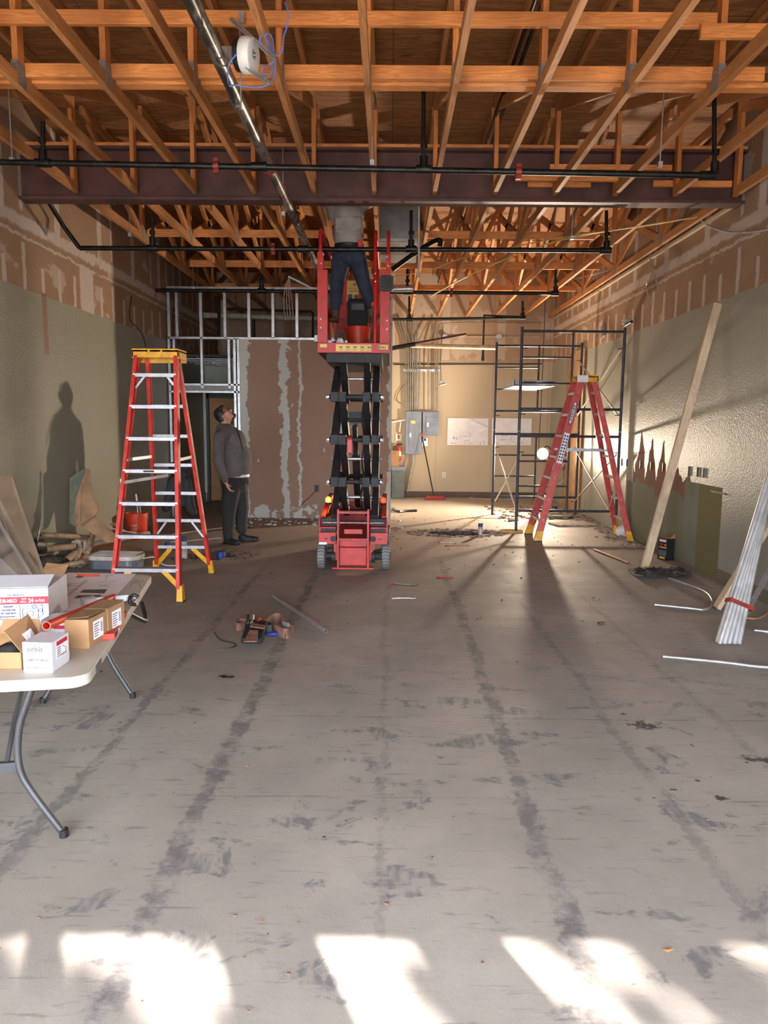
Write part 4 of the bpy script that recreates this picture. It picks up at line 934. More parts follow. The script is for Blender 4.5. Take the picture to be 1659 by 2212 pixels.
for pts in ([(-.355, .015, 3.40), (-.355, .015, 3.60), (-.355, .04, 3.65), (-.355, .09, 3.665), (-.355, 1.6, 3.665), (-.355, 1.70, 3.62), (-.355, 1.72, dkz+.05)],
            [(.36, .015, 3.38), (.36, .015, 3.58), (.36, .04, 3.63), (.36, .09, 3.645), (.36, 1.0, 3.645)],
            [(.225, .01, dkz+.03), (.225, .01, 3.58), (.225, .04, 3.63), (.225, .09, 3.645), (.225, 1.6, 3.645), (.225, 1.70, 3.60), (.225, 1.72, dkz+.05)]):
    lb(MB().tube(pts, .019, 12), 'guardrail', 'lift_red', smooth=True)
for x_ in (-.335, .215): lb(MB().bar((x_, .05, 2.90), (x_, 1.7, 2.90), .05, .035), 'mid_rail', 'lift_red')
m_ = MB()
for (x_, z_) in ((-.345, 3.30), (-.352, 2.73), (-.352, 2.64), (.36, 3.28), (.352, 2.72), (.352, 2.63), (-.32, 3.39), (.345, 3.37), (.225, 3.2), (.225, 3.12)):
    m_.lathe((x_, -.012 if abs(x_) > .3 else -.012, z_), [(.008, 0), (.008, .01)], 10, 'Y')
lb(m_, 'rivet', 'alu')
lb(MB().box((-.235, .45, 2.95), (.03, .5, .9)) if False else MB().box2((-.345, .05, dkz+.1), (-.335, 1.6, 2.88)), 'side_panel', 'lift_red')
bp = MB(); bp.box2((-.22, 1.60, 3.12), (.215, 1.66, 3.45)); bp.box2((-.27, 1.58, 2.80), (.215, 1.64, 3.13)); bp.box2((-.30, 1.57, 2.78), (-.2, 1.62, 2.95)); rp = lb(bp, 'rear_panel', 'lift_red', bevel=.005)
m_ = MB(); m_.box2((-.17, 1.597, 3.33), (.13, 1.599, 3.43)); m_.box2((-.17, 1.597, 3.16), (-.02, 1.599, 3.325)); s2 = lb(m_, 'warning_sticker', 'sticker', rp)
ink = MB()
for k in range(3):
    xx = -.07+k*.07; ink.prism([(xx-.02, 1.5955, 3.37), (xx+.02, 1.5955, 3.37), (xx, 1.5955, 3.405)], (0, .001, 0))
ink.box((-.13, 1.596, 3.23), (.06, .001, .06)); ink.box((-.05, 1.596, 3.23), (.05, .001, .05)); ink.box((-.08, 1.596, 3.30), (.12, .001, .008))
lb(ink, 'sticker_print', 'greyink', rp)
lb(MB().box2((.14, 1.56, 3.10), (.18, 1.60, 3.16)), 'switch', 'white', rp)
# speaker clipped on the lift
spc = P(835, 612, LY-.045); 
spk = T('portable_speaker', 'black square speaker hung on the lift guardrail', 'speaker', spc)
oc = lambda h, c_: [(h-c_, h), (h, h-c_), (h, -h+c_), (h-c_, -h), (-h+c_, -h), (-h, -h+c_), (-h, h-c_), (-h+c_, h)]
MB().prism([(spc.x+a*.072, spc.y-.025, spc.z+b_*.078) for a, b_ in oc(1, .22)], (0, .05, 0)).build('speaker_body', 'black', spk, bevel=.006)
MB().prism([(spc.x+a*.054, spc.y-.031, spc.z+b_*.060) for a, b_ in oc(1, .25)], (0, .008, 0)).build('grille', 'lift_dark', spk, bevel=.003)
# things riding on the platform
for k in range(10):
    x_ = LX + [-.262, -.236, -.21, -.172, -.146, -.12, -.079, -.158, -.133, -.225][k]; z_ = dkz+.055+[.012, .012, .024, .012, .012, .012, .012, .034, .034, .034][k]
    tag(MB().tube([(x_, LY-.03, z_), (x_+.02, LY+1.25, z_-.02)], .0125, 12, hollow=.8).build('short_conduit', 'conduit', smooth=True), 'cut steel conduit lying on the lift platform with its open end showing', 'conduit', 'conduits on the lift platform')
bk0 = Vector((LX-.005, LY+1.15, dkz))
bkt = T('bucket', 'orange bucket on the lift platform with a black bag on top', 'bucket', bk0)
MB().lathe(bk0, [(.125, 0), (.13, .01), (.145, .30), (.152, .30), (.152, .315), (.147, .315), (.147, .35), (.153, .35), (.153, .365)], 32).build('pail', 'bucket', bkt, smooth=True)
hb = T('black_tool_bag', 'black soft bag standing on the orange bucket', 'bag', bk0+Vector((0, 0, .366)))
MB().box(bk0+Vector((0, 0, .366+.165)), (.26, .16, .33)).build('bag_body', 'cloth_black', hb, bevel=.035)
MB().box(bk0+Vector((0, -.085, .366+.23)), (.16, .01, .08)).build('pocket', 'black', hb, bevel=.004)
rg = MB()
for k in range(7): rg.ell((LX+.10+.03*k, LY+.25+.05*(k % 3), dkz+.04+.015*(k % 2)), (.06, .1, .045+.012*(k % 3)), n=10, k=6)
o_ = organic(rg, 'crumpled_rag', 'leather', vox=.012, smooth=2); tag(o_, 'crumpled brownish jacket on the right of the lift platform', 'rag')
rg = MB()
for k in range(5): rg.ell((LX-.03+.03*k, LY+.12+.03*(k % 2), dkz+.03), (.05, .06, .04), n=10, k=6)
tag(organic(rg, 'crumpled_rag', 'plastic_wrap', vox=.012, smooth=2), 'dark crumpled cloth in the middle of the lift platform', 'rag')

# ================================================================ STEPLADDERS
def stepladder(label, loc, rz, red, hw0=.325, hw1=.20, dep=.64, top=2.28, rearsteps=True, logo=None, dd=.075):
    """local: front (climbing side) toward -y, rear +y"""
    L = T('stepladder', label, 'ladder', loc, rz)
    def b(m, n, mt, par=None, **k): return m.build(n, mt, par or L, local=True, **k)
    dt = .09
    def fr(s_, z): t = z/top; return Vector((s_*(hw0+(hw1-hw0)*t), -dep+(dep-dt)*t, z))
    def rr(s_, z): t = z/top; return Vector((s_*(hw0-.02+(hw1-.04-hw0+.02)*t), dep+(dt-dep)*t, z))
    for s_ in (-1, 1):
        for fn, w_ in ((fr, dd), (rr, dd*.75)):
            p0, p1 = fn(s_, .11), fn(s_, top-.03); d = (p1-p0).normalized(); up = Vector((1, 0, 0))
            m_ = MB(); m_.bar(p0, p1, w_, .008, up)
            nrm = d.cross(up).normalized()
            for e in (-1, 1): m_.bar(p0+nrm*(w_/2*e)-up*s_*.014, p1+nrm*(w_/2*e)-up*s_*.014, .006, .034, up)
            r_ = b(m_, 'rail', red, bevel=.002)
            ft = MB(); q = fn(s_, .0); ft.add([q+Vector((sx_*.030, sy_*w_*.62, 0)) for sx_ in (-1, 1) for sy_ in (-1, 1)]+[fn(s_, .15)+Vector((sx_*.024, sy_*w_*.5, 0)) for sx_ in (-1, 1) for sy_ in (-1, 1)],
                              [(0, 1, 3, 2), (4, 6, 7, 5), (0, 4, 5, 1), (2, 3, 7, 6), (0, 2, 6, 4), (1, 5, 7, 3)])
            f_ = b(ft, 'foot', 'yellow', r_, bevel=.004)
            b(MB().box(q+Vector((0, 0, .006)), (.068, w_*1.3, .012)), 'foot_pad', 'black', r_)
            rv = MB()
            for k in range(1, 8):
                for dzv in (-.012, .012):
                    q = fn(s_, k*.298+dzv); rv.lathe(q+Vector((0, -.0, 0))+nrm*0, [(.007, -.0065), (.007, .0065)], 8, 'X')
                    if fn is fr: rv.lathe(q-Vector((s_*.012, w_*.55, 0)), [(.006, 0), (.006, .01)], 8, 'Y')
            b(rv, 'rivet', 'alu', r_)
    for k in range(1, 8):
        z = k*.298; a, c = fr(-1, z), fr(1, z)
        m_ = MB(); m_.box(((a+c)/2)+Vector((0, .0, 0)), (c.x-a.x-.012, .085, .006)); m_.box((a+c)/2+Vector((0, -.042, -.014)), (c.x-a.x-.012, .006, .034)); m_.box((a+c)/2+Vector((0, .042, -.012)), (c.x-a.x-.012, .006, .028))
        b(m_, 'step', 'alu', bevel=.0015)
        a, c = rr(-1, z+.03*0), rr(1, z)
        b(MB().box((a+c)/2+Vector((0, .01, 0)), (c.x-a.x-.01, .02 if not rearsteps else .03, .034)), 'rear_brace', 'alu', bevel=.0015)
    for s_ in (-1, 1):
        a, c = fr(s_, .298), fr(s_, .06); m_ = MB(); m_.bar((a.x-s_*.17, a.y+.0, .285), (fr(s_, .13).x-s_*.012, c.y+.02, .13), .045, .006, (0, 1, 0)); b(m_, 'corner_brace', 'yellow')
        a, c = rr(s_, .298), rr(s_, .06); m_ = MB(); m_.bar((a.x-s_*.17, a.y, .285), (c.x-s_*.012, c.y, .10), .045, .006, (0, 1, 0)); b(m_, 'corner_brace', 'yellow')
        a = fr(s_, 2.086); b(MB().bar((a.x-s_*.11, a.y, 2.07), (a.x-s_*.012, a.y, 1.95), .02, .005, (0, 1, 0)), 'corner_brace', 'alu')
        a = rr(s_, .596); b(MB().bar((a.x-s_*.13, a.y, .58), (a.x-s_*.012, a.y, .42), .02, .005, (0, 1, 0)), 'corner_brace', 'alu')
        # spreader
        p, q, mid = fr(s_, 1.28)+Vector((-s_*.02, 0, 0)), rr(s_, 1.28)+Vector((-s_*.02, 0, 0)), None
        b(MB().bar(p, q, .008, .03), 'spreader', 'alu')
    tc = MB(); tc.box((0, 0, top+.025), (hw1*2+.05, .27, .035)); tc.box((0, -.125, top-.005), (hw1*2+.05, .02, .075)); tc.box((0, .125, top-.02), (hw1*2+.05, .02, .11))
    for s_ in (-1, 1): tc.box((s_*(hw1+.015), 0, top-.01), (.02, .27, .08)); tc.box((s_*.06, -.139, top), (.02, .01, .07))
    b(tc, 'top_cap', 'yellow', bevel=.008)
    return L
lc_ = P(340, 765, 7.15)
ladA = stepladder('tall red and yellow stepladder standing nearest, by the folding table', (-2.225, 7.08, 0), 0, 'ladder_red', dep=.63)
m_ = MB(); m_.box((-.03+.02, -.63+.54*4*.298/2.28-.046, 4*.298-.014), (.10, .002, .016)); m_.build('step_label', 'ink', ladA, local=True)
def lrail(s_, z, y_=0): t = z/2.28; return Vector((-2.225+s_*(.325-.125*t), 7.08-.63+.54*t, z))
# webbing strap tied to the ladder
a = lrail(-1, 1.07); stp = T('webbing_strap', 'pale webbing strap buckled round the red stepladder rail', 'strap', a)
MB().bar(a+Vector((.01, -.02, 0)), a+Vector((.26, .55, .03)), .004, .03).build('strap', 'pvcwhite', stp)
MB().box(a+Vector((0, -.03, 0)), (.012, .02, .075)).build('buckle', 'alu', stp)
text('LOUISVILLE', .05, (-2.225+.245, 7.08+.33, 1.25+.25), Vector((.05, .24, -1)), (1, 0, 0), 'ink', None, 'rail_lettering') if False else None
# right ladder, side view, climbing side toward the left wall
bx = P(1262, 1165, 10.35)
ladB = stepladder('haze-paled red stepladder seen from its side by the right wall', (2.76, 10.42, 0), -PI/2, 'ladder_red_hazed', hw0=.33, hw1=.19, dep=.66, dd=.095)
# oval logo on near rail (local s=+1 side faces camera? rotated -90: local x -> world -y)
def rB(z, off=0.0):  # near front rail point in world
    t = z/2.28; return Vector((2.76-.66+.57*t, 10.42-(.33-.14*t)-.012-off, z))
dB = (rB(2)-rB(.2)).normalized(); nB = Vector((dB.z, 0, -dB.x))
def oval(zc, ra, rb_, off, mtx, nm):
    c = rB(zc, off); pts = [c+dB*(ra*math.cos(2*PI*k/28))+nB*(rb_*math.sin(2*PI*k/28)) for k in range(28)]
    return MB().prism(pts, (0, -.001, 0)).build(nm, mtx, ladB)
oval(1.80, .17, .032, .003, 'ink', 'logo_badge'); oval(1.80, .155, .025, .0045, 'whiteink', 'logo_ring'); 
text('WERNER', .058, rB(1.80, .0065)-dB*.0, dB, nB*-1, 'ink', ladB, 'logo_lettering', center=True, bold=True)
m_ = MB(); m_.bar(rB(1.10, .004), rB(1.52, .004), .004, .075, nB); lab = m_.build('instruction_label', 'whiteink', ladB)
m_ = MB()
for k in range(9):
    for e in (-1, 1): m_.bar(rB(1.13+k*.042, .0065)+nB*.018*e, rB(1.155+k*.042, .0065)+nB*.018*e, .003, .022, nB)
m_.build('label_print', 'blueink', ladB)
m_ = MB(); c = Vector((2.67, 10.42-.235, 2.27)); m_.box(c, (.15, .004, .09)); m_.build('cap_label', 'whiteink', ladB)
# white rag and dust mask at the ladder foot
q = F(1347, 1158)
rg = MB(); rg.ell(q+Vector((0, 0, .07)), (.13, .09, .10)); rg.ell(q+Vector((.05, .02, .06)), (.09, .09, .07)); tag(organic(rg, 'white_cloth', 'white', vox=.015), 'white crumpled cloth at the foot of the haze-paled ladder', 'cloth')

# ================================================================ SCAFFOLD
def frame(lab, XA, XB, Y, zbase, inner_at, side, nm='scaffold', cat='scaffold'):
    """walk-through style ladder frame: outer legs, rails, inner post and rungs"""
    H = 1.51; t = T(nm, lab, cat, ((XA+XB)/2, Y, zbase))
    for x_ in (XA, XB): MB().tube([(x_, Y, zbase), (x_, Y, zbase+H+.02)], .0215, 12).build('leg', 'scaf', t, smooth=True)
    if side == 'upper':   # inner post hangs between top rail and lower rail
        zt_, zl = zbase+H-.04, zbase+.33
    else:
        zt_, zl = zbase+H-.05, zbase+.33
    MB().tube([(XA, Y, zt_), (XB, Y, zt_)], .020, 12).build('top_rail', 'scaf', t, smooth=True)
    MB().tube([(XA, Y, zl), (XB, Y, zl)], .020, 12).build('bottom_rail', 'scaf', t, smooth=True)
    xi = XA+(XB-XA)*inner_at
    MB().tube([(xi, Y, zl), (xi, Y, zt_)], .017, 12).build('inner_post', 'scaf', t, smooth=True)
    xe = XA if inner_at < .5001 else XB
    for k in (1, 2): 
        z = zl+(zt_-zl)*k/3; MB().tube([(xe, Y, z), (xi, Y, z)], .014, 10).build('rung', 'scaf', t, smooth=True)
    for x_ in (XA, XB):
        for z in (zbase+.25, zbase+1.22): MB().tube([(x_, Y, z), (x_+(.09 if x_ == XA else -.09), Y-.0, z)], .007, 6).build('lock_pin', 'scaf', t, smooth=True)
    return t
NY = 10.95; a = P(1119, 1000, NY); b_ = P(1336, 1000, NY)
FY = 13.0; c = P(1066, 1000, FY); d_ = P(1247, 1000, FY)
frame('lower scaffold frame of the nearer pair, left leg on a yellow coil', a.x, b_.x, NY, 0, .5, 'lower')
frame('upper scaffold frame stacked on the nearer pair', a.x, b_.x, NY, 1.535, .5, 'upper')
frame('lower scaffold frame of the farther pair', c.x, d_.x, FY, 0, .5, 'lower')
frame('upper scaffold frame stacked on the farther pair, carrying the light panel', c.x, d_.x, FY, 1.535, .5, 'upper')
def xb(x0, x1, z0, z1, lab):
    t = T('scaffold_cross_brace', lab, 'cross brace', (x0, NY, z0))
    MB().tube([(x0+.03, NY, z0), (x1+.03, FY, z1)], .012, 8).build('brace_bar', 'galv', t, smooth=True); MB().tube([(x0+.045, NY, z1), (x1+.045, FY, z0)], .012, 8).build('brace_bar', 'galv', t, smooth=True)
xb(a.x, c.x, .25, 1.2, 'crossed bars joining the two lower scaffold frames at their left legs')
xb(b_.x-.08, d_.x-.08, .25, 1.2, 'crossed bars joining the two lower scaffold frames by the right wall')
xb(b_.x-.08, d_.x-.08, 1.79, 2.76, 'crossed bars joining the two upper scaffold frames by the right wall')
# troffer light resting across rungs
l0, l1 = P(1087, 841, FY-.05), P(1195, 828, NY+.1)
tf = T('light_fixture', 'metal lay-in light panel resting across the scaffold rungs', 'light fixture', (l0+l1)/2)
zA = 1.535+.33+(1.14)*1/3+.02
yA, yB = 11.75, 13.05; xA0, xA1 = P(1092, 845, 12.6).x, P(1192, 835, 12.0).x
m_ = MB(); z_ = P(1140, 838, 12.4).z
m_.box2((xA0, yA, z_), (xA1, yB, z_+.015)); m_.box2((xA0, yA, z_), (xA0+.012, yB, z_+.09)); m_.box2((xA1-.012, yA, z_), (xA1, yB, z_+.09)); m_.box2((xA0, yA, z_), (xA1, yA+.012, z_+.09)); m_.box2((xA0, yB-.012, z_), (xA1, yB, z_+.09))
m_.build('housing', 'duct', tf)
m_ = MB(); 
for k in (0, 1): m_.box2((xA0+.15+k*.3, yA-.006, z_+.03), (xA0+.35+k*.3, yA, z_+.07))
m_.build('knockout_plate', 'iron', tf)
# yellow cord coil & plank under near left leg
cl_ = F(1105, 1150); m_ = MB(); m_.tube(arc(cl_+Vector((-.02, 0, .012)), .19, 0, 2*PI, 30, (1, 0, 0), (0, .6, 0)), .009, 6); m_.tube(arc(cl_+Vector((.0, .02, .025)), .17, 0, 2*PI, 30, (1, 0, 0), (0, .6, 0)), .009, 6)
tag(m_.build('cord_coil', 'yellowwire', smooth=True), 'flat yellow cord coil on the floor at the near scaffold leg', 'cord')

# ================================================================ PEOPLE
def hand(mb, wrist, fwd, palmn, side, s=1.0, curl=.6, thumb=1):
    """wrist point, direction of fingers, palm normal, sideways dir (index side)"""
    fwd = Vector(fwd).normalized(); n_ = Vector(palmn).normalized(); sd_ = Vector(side).normalized(); w = Vector(wrist)
    n_ = (n_-fwd*n_.dot(fwd)).normalized(); s2_ = n_.cross(fwd); sd_ = s2_ if s2_.dot(sd_) > 0 else -s2_
    R = Matrix((sd_, n_, fwd)).transposed()
    mb.ell(w+fwd*.045*s, (.042*s, .016*s, .052*s), R=R, n=14, k=9)
    for k, (o_, L) in enumerate(((.030, .070), (.011, .080), (-.010, .074), (-.029, .058))):
        b0 = w+fwd*.085*s+sd_*o_*s; r = .0092*s
        d1_ = (fwd+n_*curl*.45).normalized(); d2_ = (fwd*.75+n_*curl*1.1).normalized(); d3_ = (fwd*.35+n_*curl*1.5).normalized()
        p1_ = b0+d1_*L*.45*s; p2_ = p1_+d2_*L*.33*s; p3_ = p2_+d3_*L*.24*s
        mb.cap(b0-fwd*.015*s, r*1.05, p1_, r); mb.cap(p1_, r, p2_, r*.92); mb.cap(p2_, r*.92, p3_, r*.82)
    t0 = w+fwd*.025*s+sd_*.030*s; t1 = t0+(sd_*.7+fwd*.6+n_*.4)*.034*s; t2 = t1+(fwd*.9+sd_*.15+n_*.5)*.03*s
    mb.cap(t0, .0125*s, t1, .0105*s); mb.cap(t1, .0105*s, t2, .009*s)

# --- standing man, looking up, facing +x (profile) -----------------------------------
mo = F(510, 1172); MX, MY = mo.x, mo.y
K = .000918
def C(cx, cz, y=0.0): return Vector((MX+(cx-520)*K, MY+y, (2108-cz)*K))   # from the crop grid
body = MB()
Rh = Matrix.Rotation(-math.radians(48), 3, 'Y')      # head tipped back: local x (face) points up
hc = C(370, 225)
def H(x, y, z): return hc + Rh @ Vector((x, y, z))
body.ell(hc, (.100, .078, .112), R=Rh); body.ell(H(.03, 0, -.065), (.072, .062, .07), R=Rh)
body.ell(H(.055, 0, -.10), (.045, .046, .035), R=Rh); body.ell(H(.088, 0, -.106), (.022, .026, .022), R=Rh)
body.cap(H(.090, 0, .0), .010, H(.114, 0, -.032), .0145, k=6); body.ell(H(.108, .012, -.036), .010); body.ell(H(.108, -.012, -.036), .010)
body.ell(H(.088, 0, -.062), (.016, .028, .009), R=Rh); body.ell(H(.088, 0, -.075), (.016, .025, .009), R=Rh)
body.ell(H(.078, 0, .018), (.02, .055, .012), R=Rh)
for s_ in (-1, 1): body.ell(H(-.008, s_*.080, -.022), (.022, .010, .034), R=Rh @ Matrix.Rotation(.2, 3, 'Y')); body.ell(H(.06, s_*.038, -.03), (.03, .025, .028), R=Rh)
body.cap(C(372, 300), .066, C(425, 440), .078)
# torso & hips
body.cap(C(420, 520), .12, C(470, 800), .14); body.cap(C(470, 800), .14, C(500, 1080), .13); body.ell(C(600, 880), (.10, .12, .14))
for s_ in (-1, 1):
    body.cap(C(420, 520, s_*.06), .10, C(375, 545, s_*.19), .075)
    yl = -.11 if s_ < 0 else .11
    body.cap(C(490, 1170, s_*.07), .09, C(450 if s_ < 0 else 575, 1620, yl), .075); body.cap(C(450 if s_ < 0 else 575, 1620, yl), .072, C(445 if s_ < 0 else 570, 1990 if s_ < 0 else 1940, yl), .05)
# arms
sh_, el, wr = C(362, 560, -.24), C(372, 870, -.30), C(452, 1180, -.30)
body.cap(sh_, .062, el, .046); body.cap(el, .046, wr, .030)
fw_ = (C(500, 1290, -.29)-wr).normalized()
hand(body, wr+fw_*.01, fw_, Vector((1, .1, .45)), Vector((.2, .9, 0)), 1.02, .75)
sh2, el2, wr2 = C(400, 560, .24), C(410, 860, .29), C(450, 1130, .28)
body.cap(sh2, .062, el2, .046); body.cap(el2, .046, wr2, .030); hand(body, wr2, (.35, 0, -1), (1, 0, .3), (0, -1, 0), 1.0, .7)
man = organic(body, 'person', 'skin', vox=.0065, smooth=3)
tag(man, 'bearded man in grey hoodie and black trousers standing in profile, gazing up', 'person')
MWI[man.name] = None
# hoodie
hd = MB()
hd.cap(C(400, 500), .155, C(440, 700), .185); hd.cap(C(440, 700), .185, C(515, 900), .205); hd.cap(C(515, 900), .205, C(515, 1020), .200)
hd.ell(C(610, 860), (.150, .19, .20)); hd.ell(C(560, 640), (.125, .17, .19)); hd.ell(C(500, 500), (.10, .15, .09)); hd.ell(C(625, 940), (.135, .18, .13))
for s_ in (-1, 1): hd.cap(C(410, 500, s_*.08), .12, C(372, 560, s_*.20), .095)
hd.cap(C(362, 550, -.23), .088, C(362, 860, -.295), .076); hd.cap(C(362, 860, -.295), .074, C(430, 1105, -.30), .056); hd.cap(C(432, 1110, -.30), .050, C(445, 1150, -.30), .046)
hd.cap(C(400, 550, .23), .088, C(410, 850, .285), .074); hd.cap(C(410, 850, .285), .072, C(440, 1080, .28), .052)
hd.tube(arc(C(425, 408), .105, 0, 2*PI, 24, (.92, 0, -.35), (0, 1, 0)), .030, 8)
hd.ell(C(330, 430), (.075, .12, .065)); 
for i in range(5): hd.cap(C(470+i*20, 640+i*75, -.17), .02, C(640, 700+i*55, -.13), .012)
ho = organic(hd, 'hoodie', 'hoodie', man, vox=.012, smooth=4)
# cut the hoodie flat at the hem with a rib band
hem = MB(); hem.lathe(C(515, 1090), [(.185, -.0), (.200, .01), (.205, .055), (.20, .07)], 36, R=Matrix.Diagonal((1.06, .92, 1))); hem.build('hem_band', 'hoodie', ho, smooth=True)
ts = MB(); ts.lathe(C(515, 1128), [(.178, 0), (.186, .004), (.186, .06)], 36, R=Matrix.Diagonal((1.08, .9, 1)), cap=True); ts.build('undershirt', 'white', man, smooth=True)
col_ = MB(); col_.tube(arc(C(440, 398), .083, 0, 2*PI, 24, (.90, 0, -.42), (0, 1, 0)), .013, 8); col_.build('undershirt_collar', 'white', man, smooth=True)
zp = MB(); zp.tube(smoothpts([C(560, 410, -.06), C(612, 500, -.135), C(655, 620, -.155), C(668, 720, -.175)], 2), .007, 6); zp.build('zipper', 'iron', ho, smooth=True)
# trousers
tr = MB()
tr.ell(C(505, 1160), (.195, .175, .14)); tr.ell(C(505, 1240), (.185, .17, .14))
for s_, xk, xa, za in ((-1, 445, 430, 1975), (1, 585, 580, 1920)):
    yl = s_*.10
    tr.cap(C(490 if s_ < 0 else 545, 1240, s_*.08), .135, C(xk, 1600, yl), .105); tr.cap(C(xk, 1600, yl), .103, C(xa, za-30, yl), .074); tr.cap(C(xa, za-60, yl), .080, C(xa+5, za, yl), .078)
tr.cap(C(460, 1880, -.17), .02, C(420, 1930, -.15), .02)
organic(tr, 'trousers', 'pants', man, vox=.012, smooth=4)
# shoes
for (xa, za, yl, dx, dy) in ((420, 2050, -.10, .80, -.55), (600, 2000, .12, 1, -.05)):
    s0 = C(xa, za, yl); s0.z = 0; d = Vector((dx, dy, 0)).normalized(); sm_ = MB()
    Rs = d.to_track_quat('X', 'Z').to_matrix()
    sm_.ell(s0+Vector((0, 0, .052)), (.07, .048, .055), R=Rs); sm_.cap(s0+Vector((0, 0, .045)), .045, s0+d*.17+Vector((0, 0, .036)), .036); sm_.ell(s0+d*.16+Vector((0, 0, .035)), (.075, .048, .035), R=Rs)
    sm_.box(s0+d*.07+Vector((0, 0, .012)), (.27, .085, .024), R=Rs)
    organic(sm_, 'shoe', 'shoe', man, vox=.009, smooth=3)
# hair, beard, glasses
hr = MB(); hr.ell(H(-.018, 0, .022), (.100, .086, .108), R=Rh); hr.ell(H(-.055, 0, -.02), (.062, .077, .085), R=Rh); hr.ell(H(.045, 0, .080), (.05, .066, .035), R=Rh)
hro = hr.build('hair', 'hair', man, smooth=True)
bd = MB(); bd.ell(H(.092, 0, -.112), (.026, .032, .026), R=Rh); bd.ell(H(.055, 0, -.128), (.045, .042, .014), R=Rh)
for s_ in (-1, 1): bd.cap(H(.10, s_*.026, -.066), .007, H(.094, s_*.030, -.098), .010)
bd.cap(H(.101, -.02, -.052), .006, H(.101, .02, -.052), .006)
organic(bd, 'beard', 'hair', man, vox=.006, smooth=2)
gl = MB()
for s_ in (-1, 1):
    gl.tube(arc(H(.106, s_*.034, .002), .025, 0, 2*PI, 16, Rh @ Vector((0, 1, 0)), Rh @ Vector((0, 0, .85))), .0042, 6)
    gl.tube([H(.104, s_*.058, .008), H(.05, s_*.084, .004), H(-.01, s_*.088, -.004)], .0048, 6)
gl.tube([H(.112, -.01, .004), H(.112, .01, .004)], .003, 6); gl.build('glasses', 'black', man, smooth=True)
ky = MB(); kc = C(718, 1165, -.05)
for k in range(3): ky.tube(arc(kc+Vector((0, .01*k, -.02*k)), .018, 0, 2*PI, 12, (1, 0, 0), (0, .3, 1)), .003, 6)
ky.bar(kc, kc+Vector((0, 0, -.07)), .012, .004, (0, 1, 0)); ky.build('keys', 'iron', man)

# --- worker on lift seen from behind ------------------------------------------------
WY = 8.72
def Q(px, py, y=0.0): return P(px, py, WY+y)
wb_ = MB()
hipL, hipR, kL, kR, aL, aR = Q(737, 560), Q(772, 560), Q(728, 612), Q(786, 612, .02), Q(724, 668), Q(803, 666)
pel = Q(754, 545); wb_.ell(pel, (.14, .09, .11))
for h_, k_, a_ in ((hipL, kL, aL), (hipR, kR, aR)): wb_.cap(h_, .075, k_, .055); wb_.cap(k_, .062, a_, .04)
chest = Q(752, 475); neck = chest+Vector((0, 0, .34)); wb_.cap(pel, .12, chest, .125, flat=(1, .7)); wb_.cap(chest, .125, chest+Vector((0, 0, .12)), .13, flat=(1, .7))
for s_ in (-1, 1): wb_.cap(chest+Vector((0, 0, .2)), .09, chest+Vector((s_*.17, 0, .22)), .07)
wb_.cap(chest+Vector((0, 0, .22)), .08, neck, .055); hd_ = neck+Vector((0, .02, .12)); wb_.ell(hd_, (.076, .098, .115)); wb_.ell(hd_+Vector((0, .07, -.05)), (.05, .05, .06)); wb_.cap(hd_+Vector((0, .10, .0)), .01, hd_+Vector((0, .118, -.03)), .013)
for s_ in (-1, 1): wb_.ell(hd_+Vector((s_*.078, 0, -.01)), (.01, .02, .032))
for s_ in (-1, 1):
    s0 = chest+Vector((s_*.20, 0, .20)); e0 = (Q(722, 478, .05) if s_ < 0 else s0+Vector((.06, .2, .06))); w0 = (Q(727, 452, .28) if s_ < 0 else s0+Vector((.0, .4, .22)))
    wb_.cap(s0, .060, e0, .046); wb_.cap(e0, .046, w0, .030)
    hand(wb_, w0, (w0-e0).normalized(), Vector((-s_, .2, .2)), Vector((0, .3, 1)) , 1.0, .7)
wk_ = organic(wb_, 'person', 'skin', vox=.008, smooth=3)
tag(wk_, 'worker in grey T-shirt and navy jeans on the raised lift, seen from behind', 'person'); MWI[wk_.name] = None
jn = MB(); jn.ell(pel+Vector((0, 0, -.02)), (.185, .135, .12)); jn.ell(Q(736, 552, -.03), (.10, .11, .11)); jn.ell(Q(772, 552, -.03), (.10, .11, .11))
jn.cap(Q(754, 525), .155, pel, .165, flat=(1, .78))
for h_, k_, a_ in ((hipL, kL, aL), (hipR, kR, aR)): jn.cap(h_, .115, k_, .085); jn.cap(k_, .085, a_+Vector((0, 0, .02)), .066)
jo = organic(jn, 'jeans', 'jeans', wk_, vox=.012, smooth=4)
m_ = MB(); m_.lathe(Q(754, 532), [(.172, -.018), (.174, .018)], 28, R=Matrix.Diagonal((1, .78, 1)), cap=False); m_.build('belt', 'black', wk_, smooth=True)
sh2_ = MB(); sh2_.cap(Q(753, 508), .165, Q(753, 478), .172, flat=(1.05, .82)); sh2_.cap(Q(753, 478), .172, Q(753, 440), .185, flat=(1.05, .8))
for s_ in (-1, 1):
    s0 = chest+Vector((s_*.19, 0, .20)); e0 = (Q(722, 478, .05) if s_ < 0 else s0+Vector((.06, .2, .06)))
    sh2_.cap(chest+Vector((s_*.08, 0, .22)), .12, s0, .095); sh2_.cap(s0, .09, s0.lerp(e0, .7), .075)
sh2_.cap(Q(753, 516), .172, Q(753, 505), .17, flat=(1.02, .85))
for i in range(4): sh2_.cap(Q(726, 500-i*9, -.12), .018, Q(780, 492-i*7, -.13), .014)
organic(sh2_, 'tshirt', 'shirt', wk_, vox=.012, smooth=4)
MB().box(Q(778, 528, -.13), (.055, .02, .10)).build('red_pouch', 'ladder_red', wk_, bevel=.006)
MB().ell(hd_+Vector((0, -.012, .02)), (.083, .098, .108)).build('hair', 'hair', wk_, smooth=True)
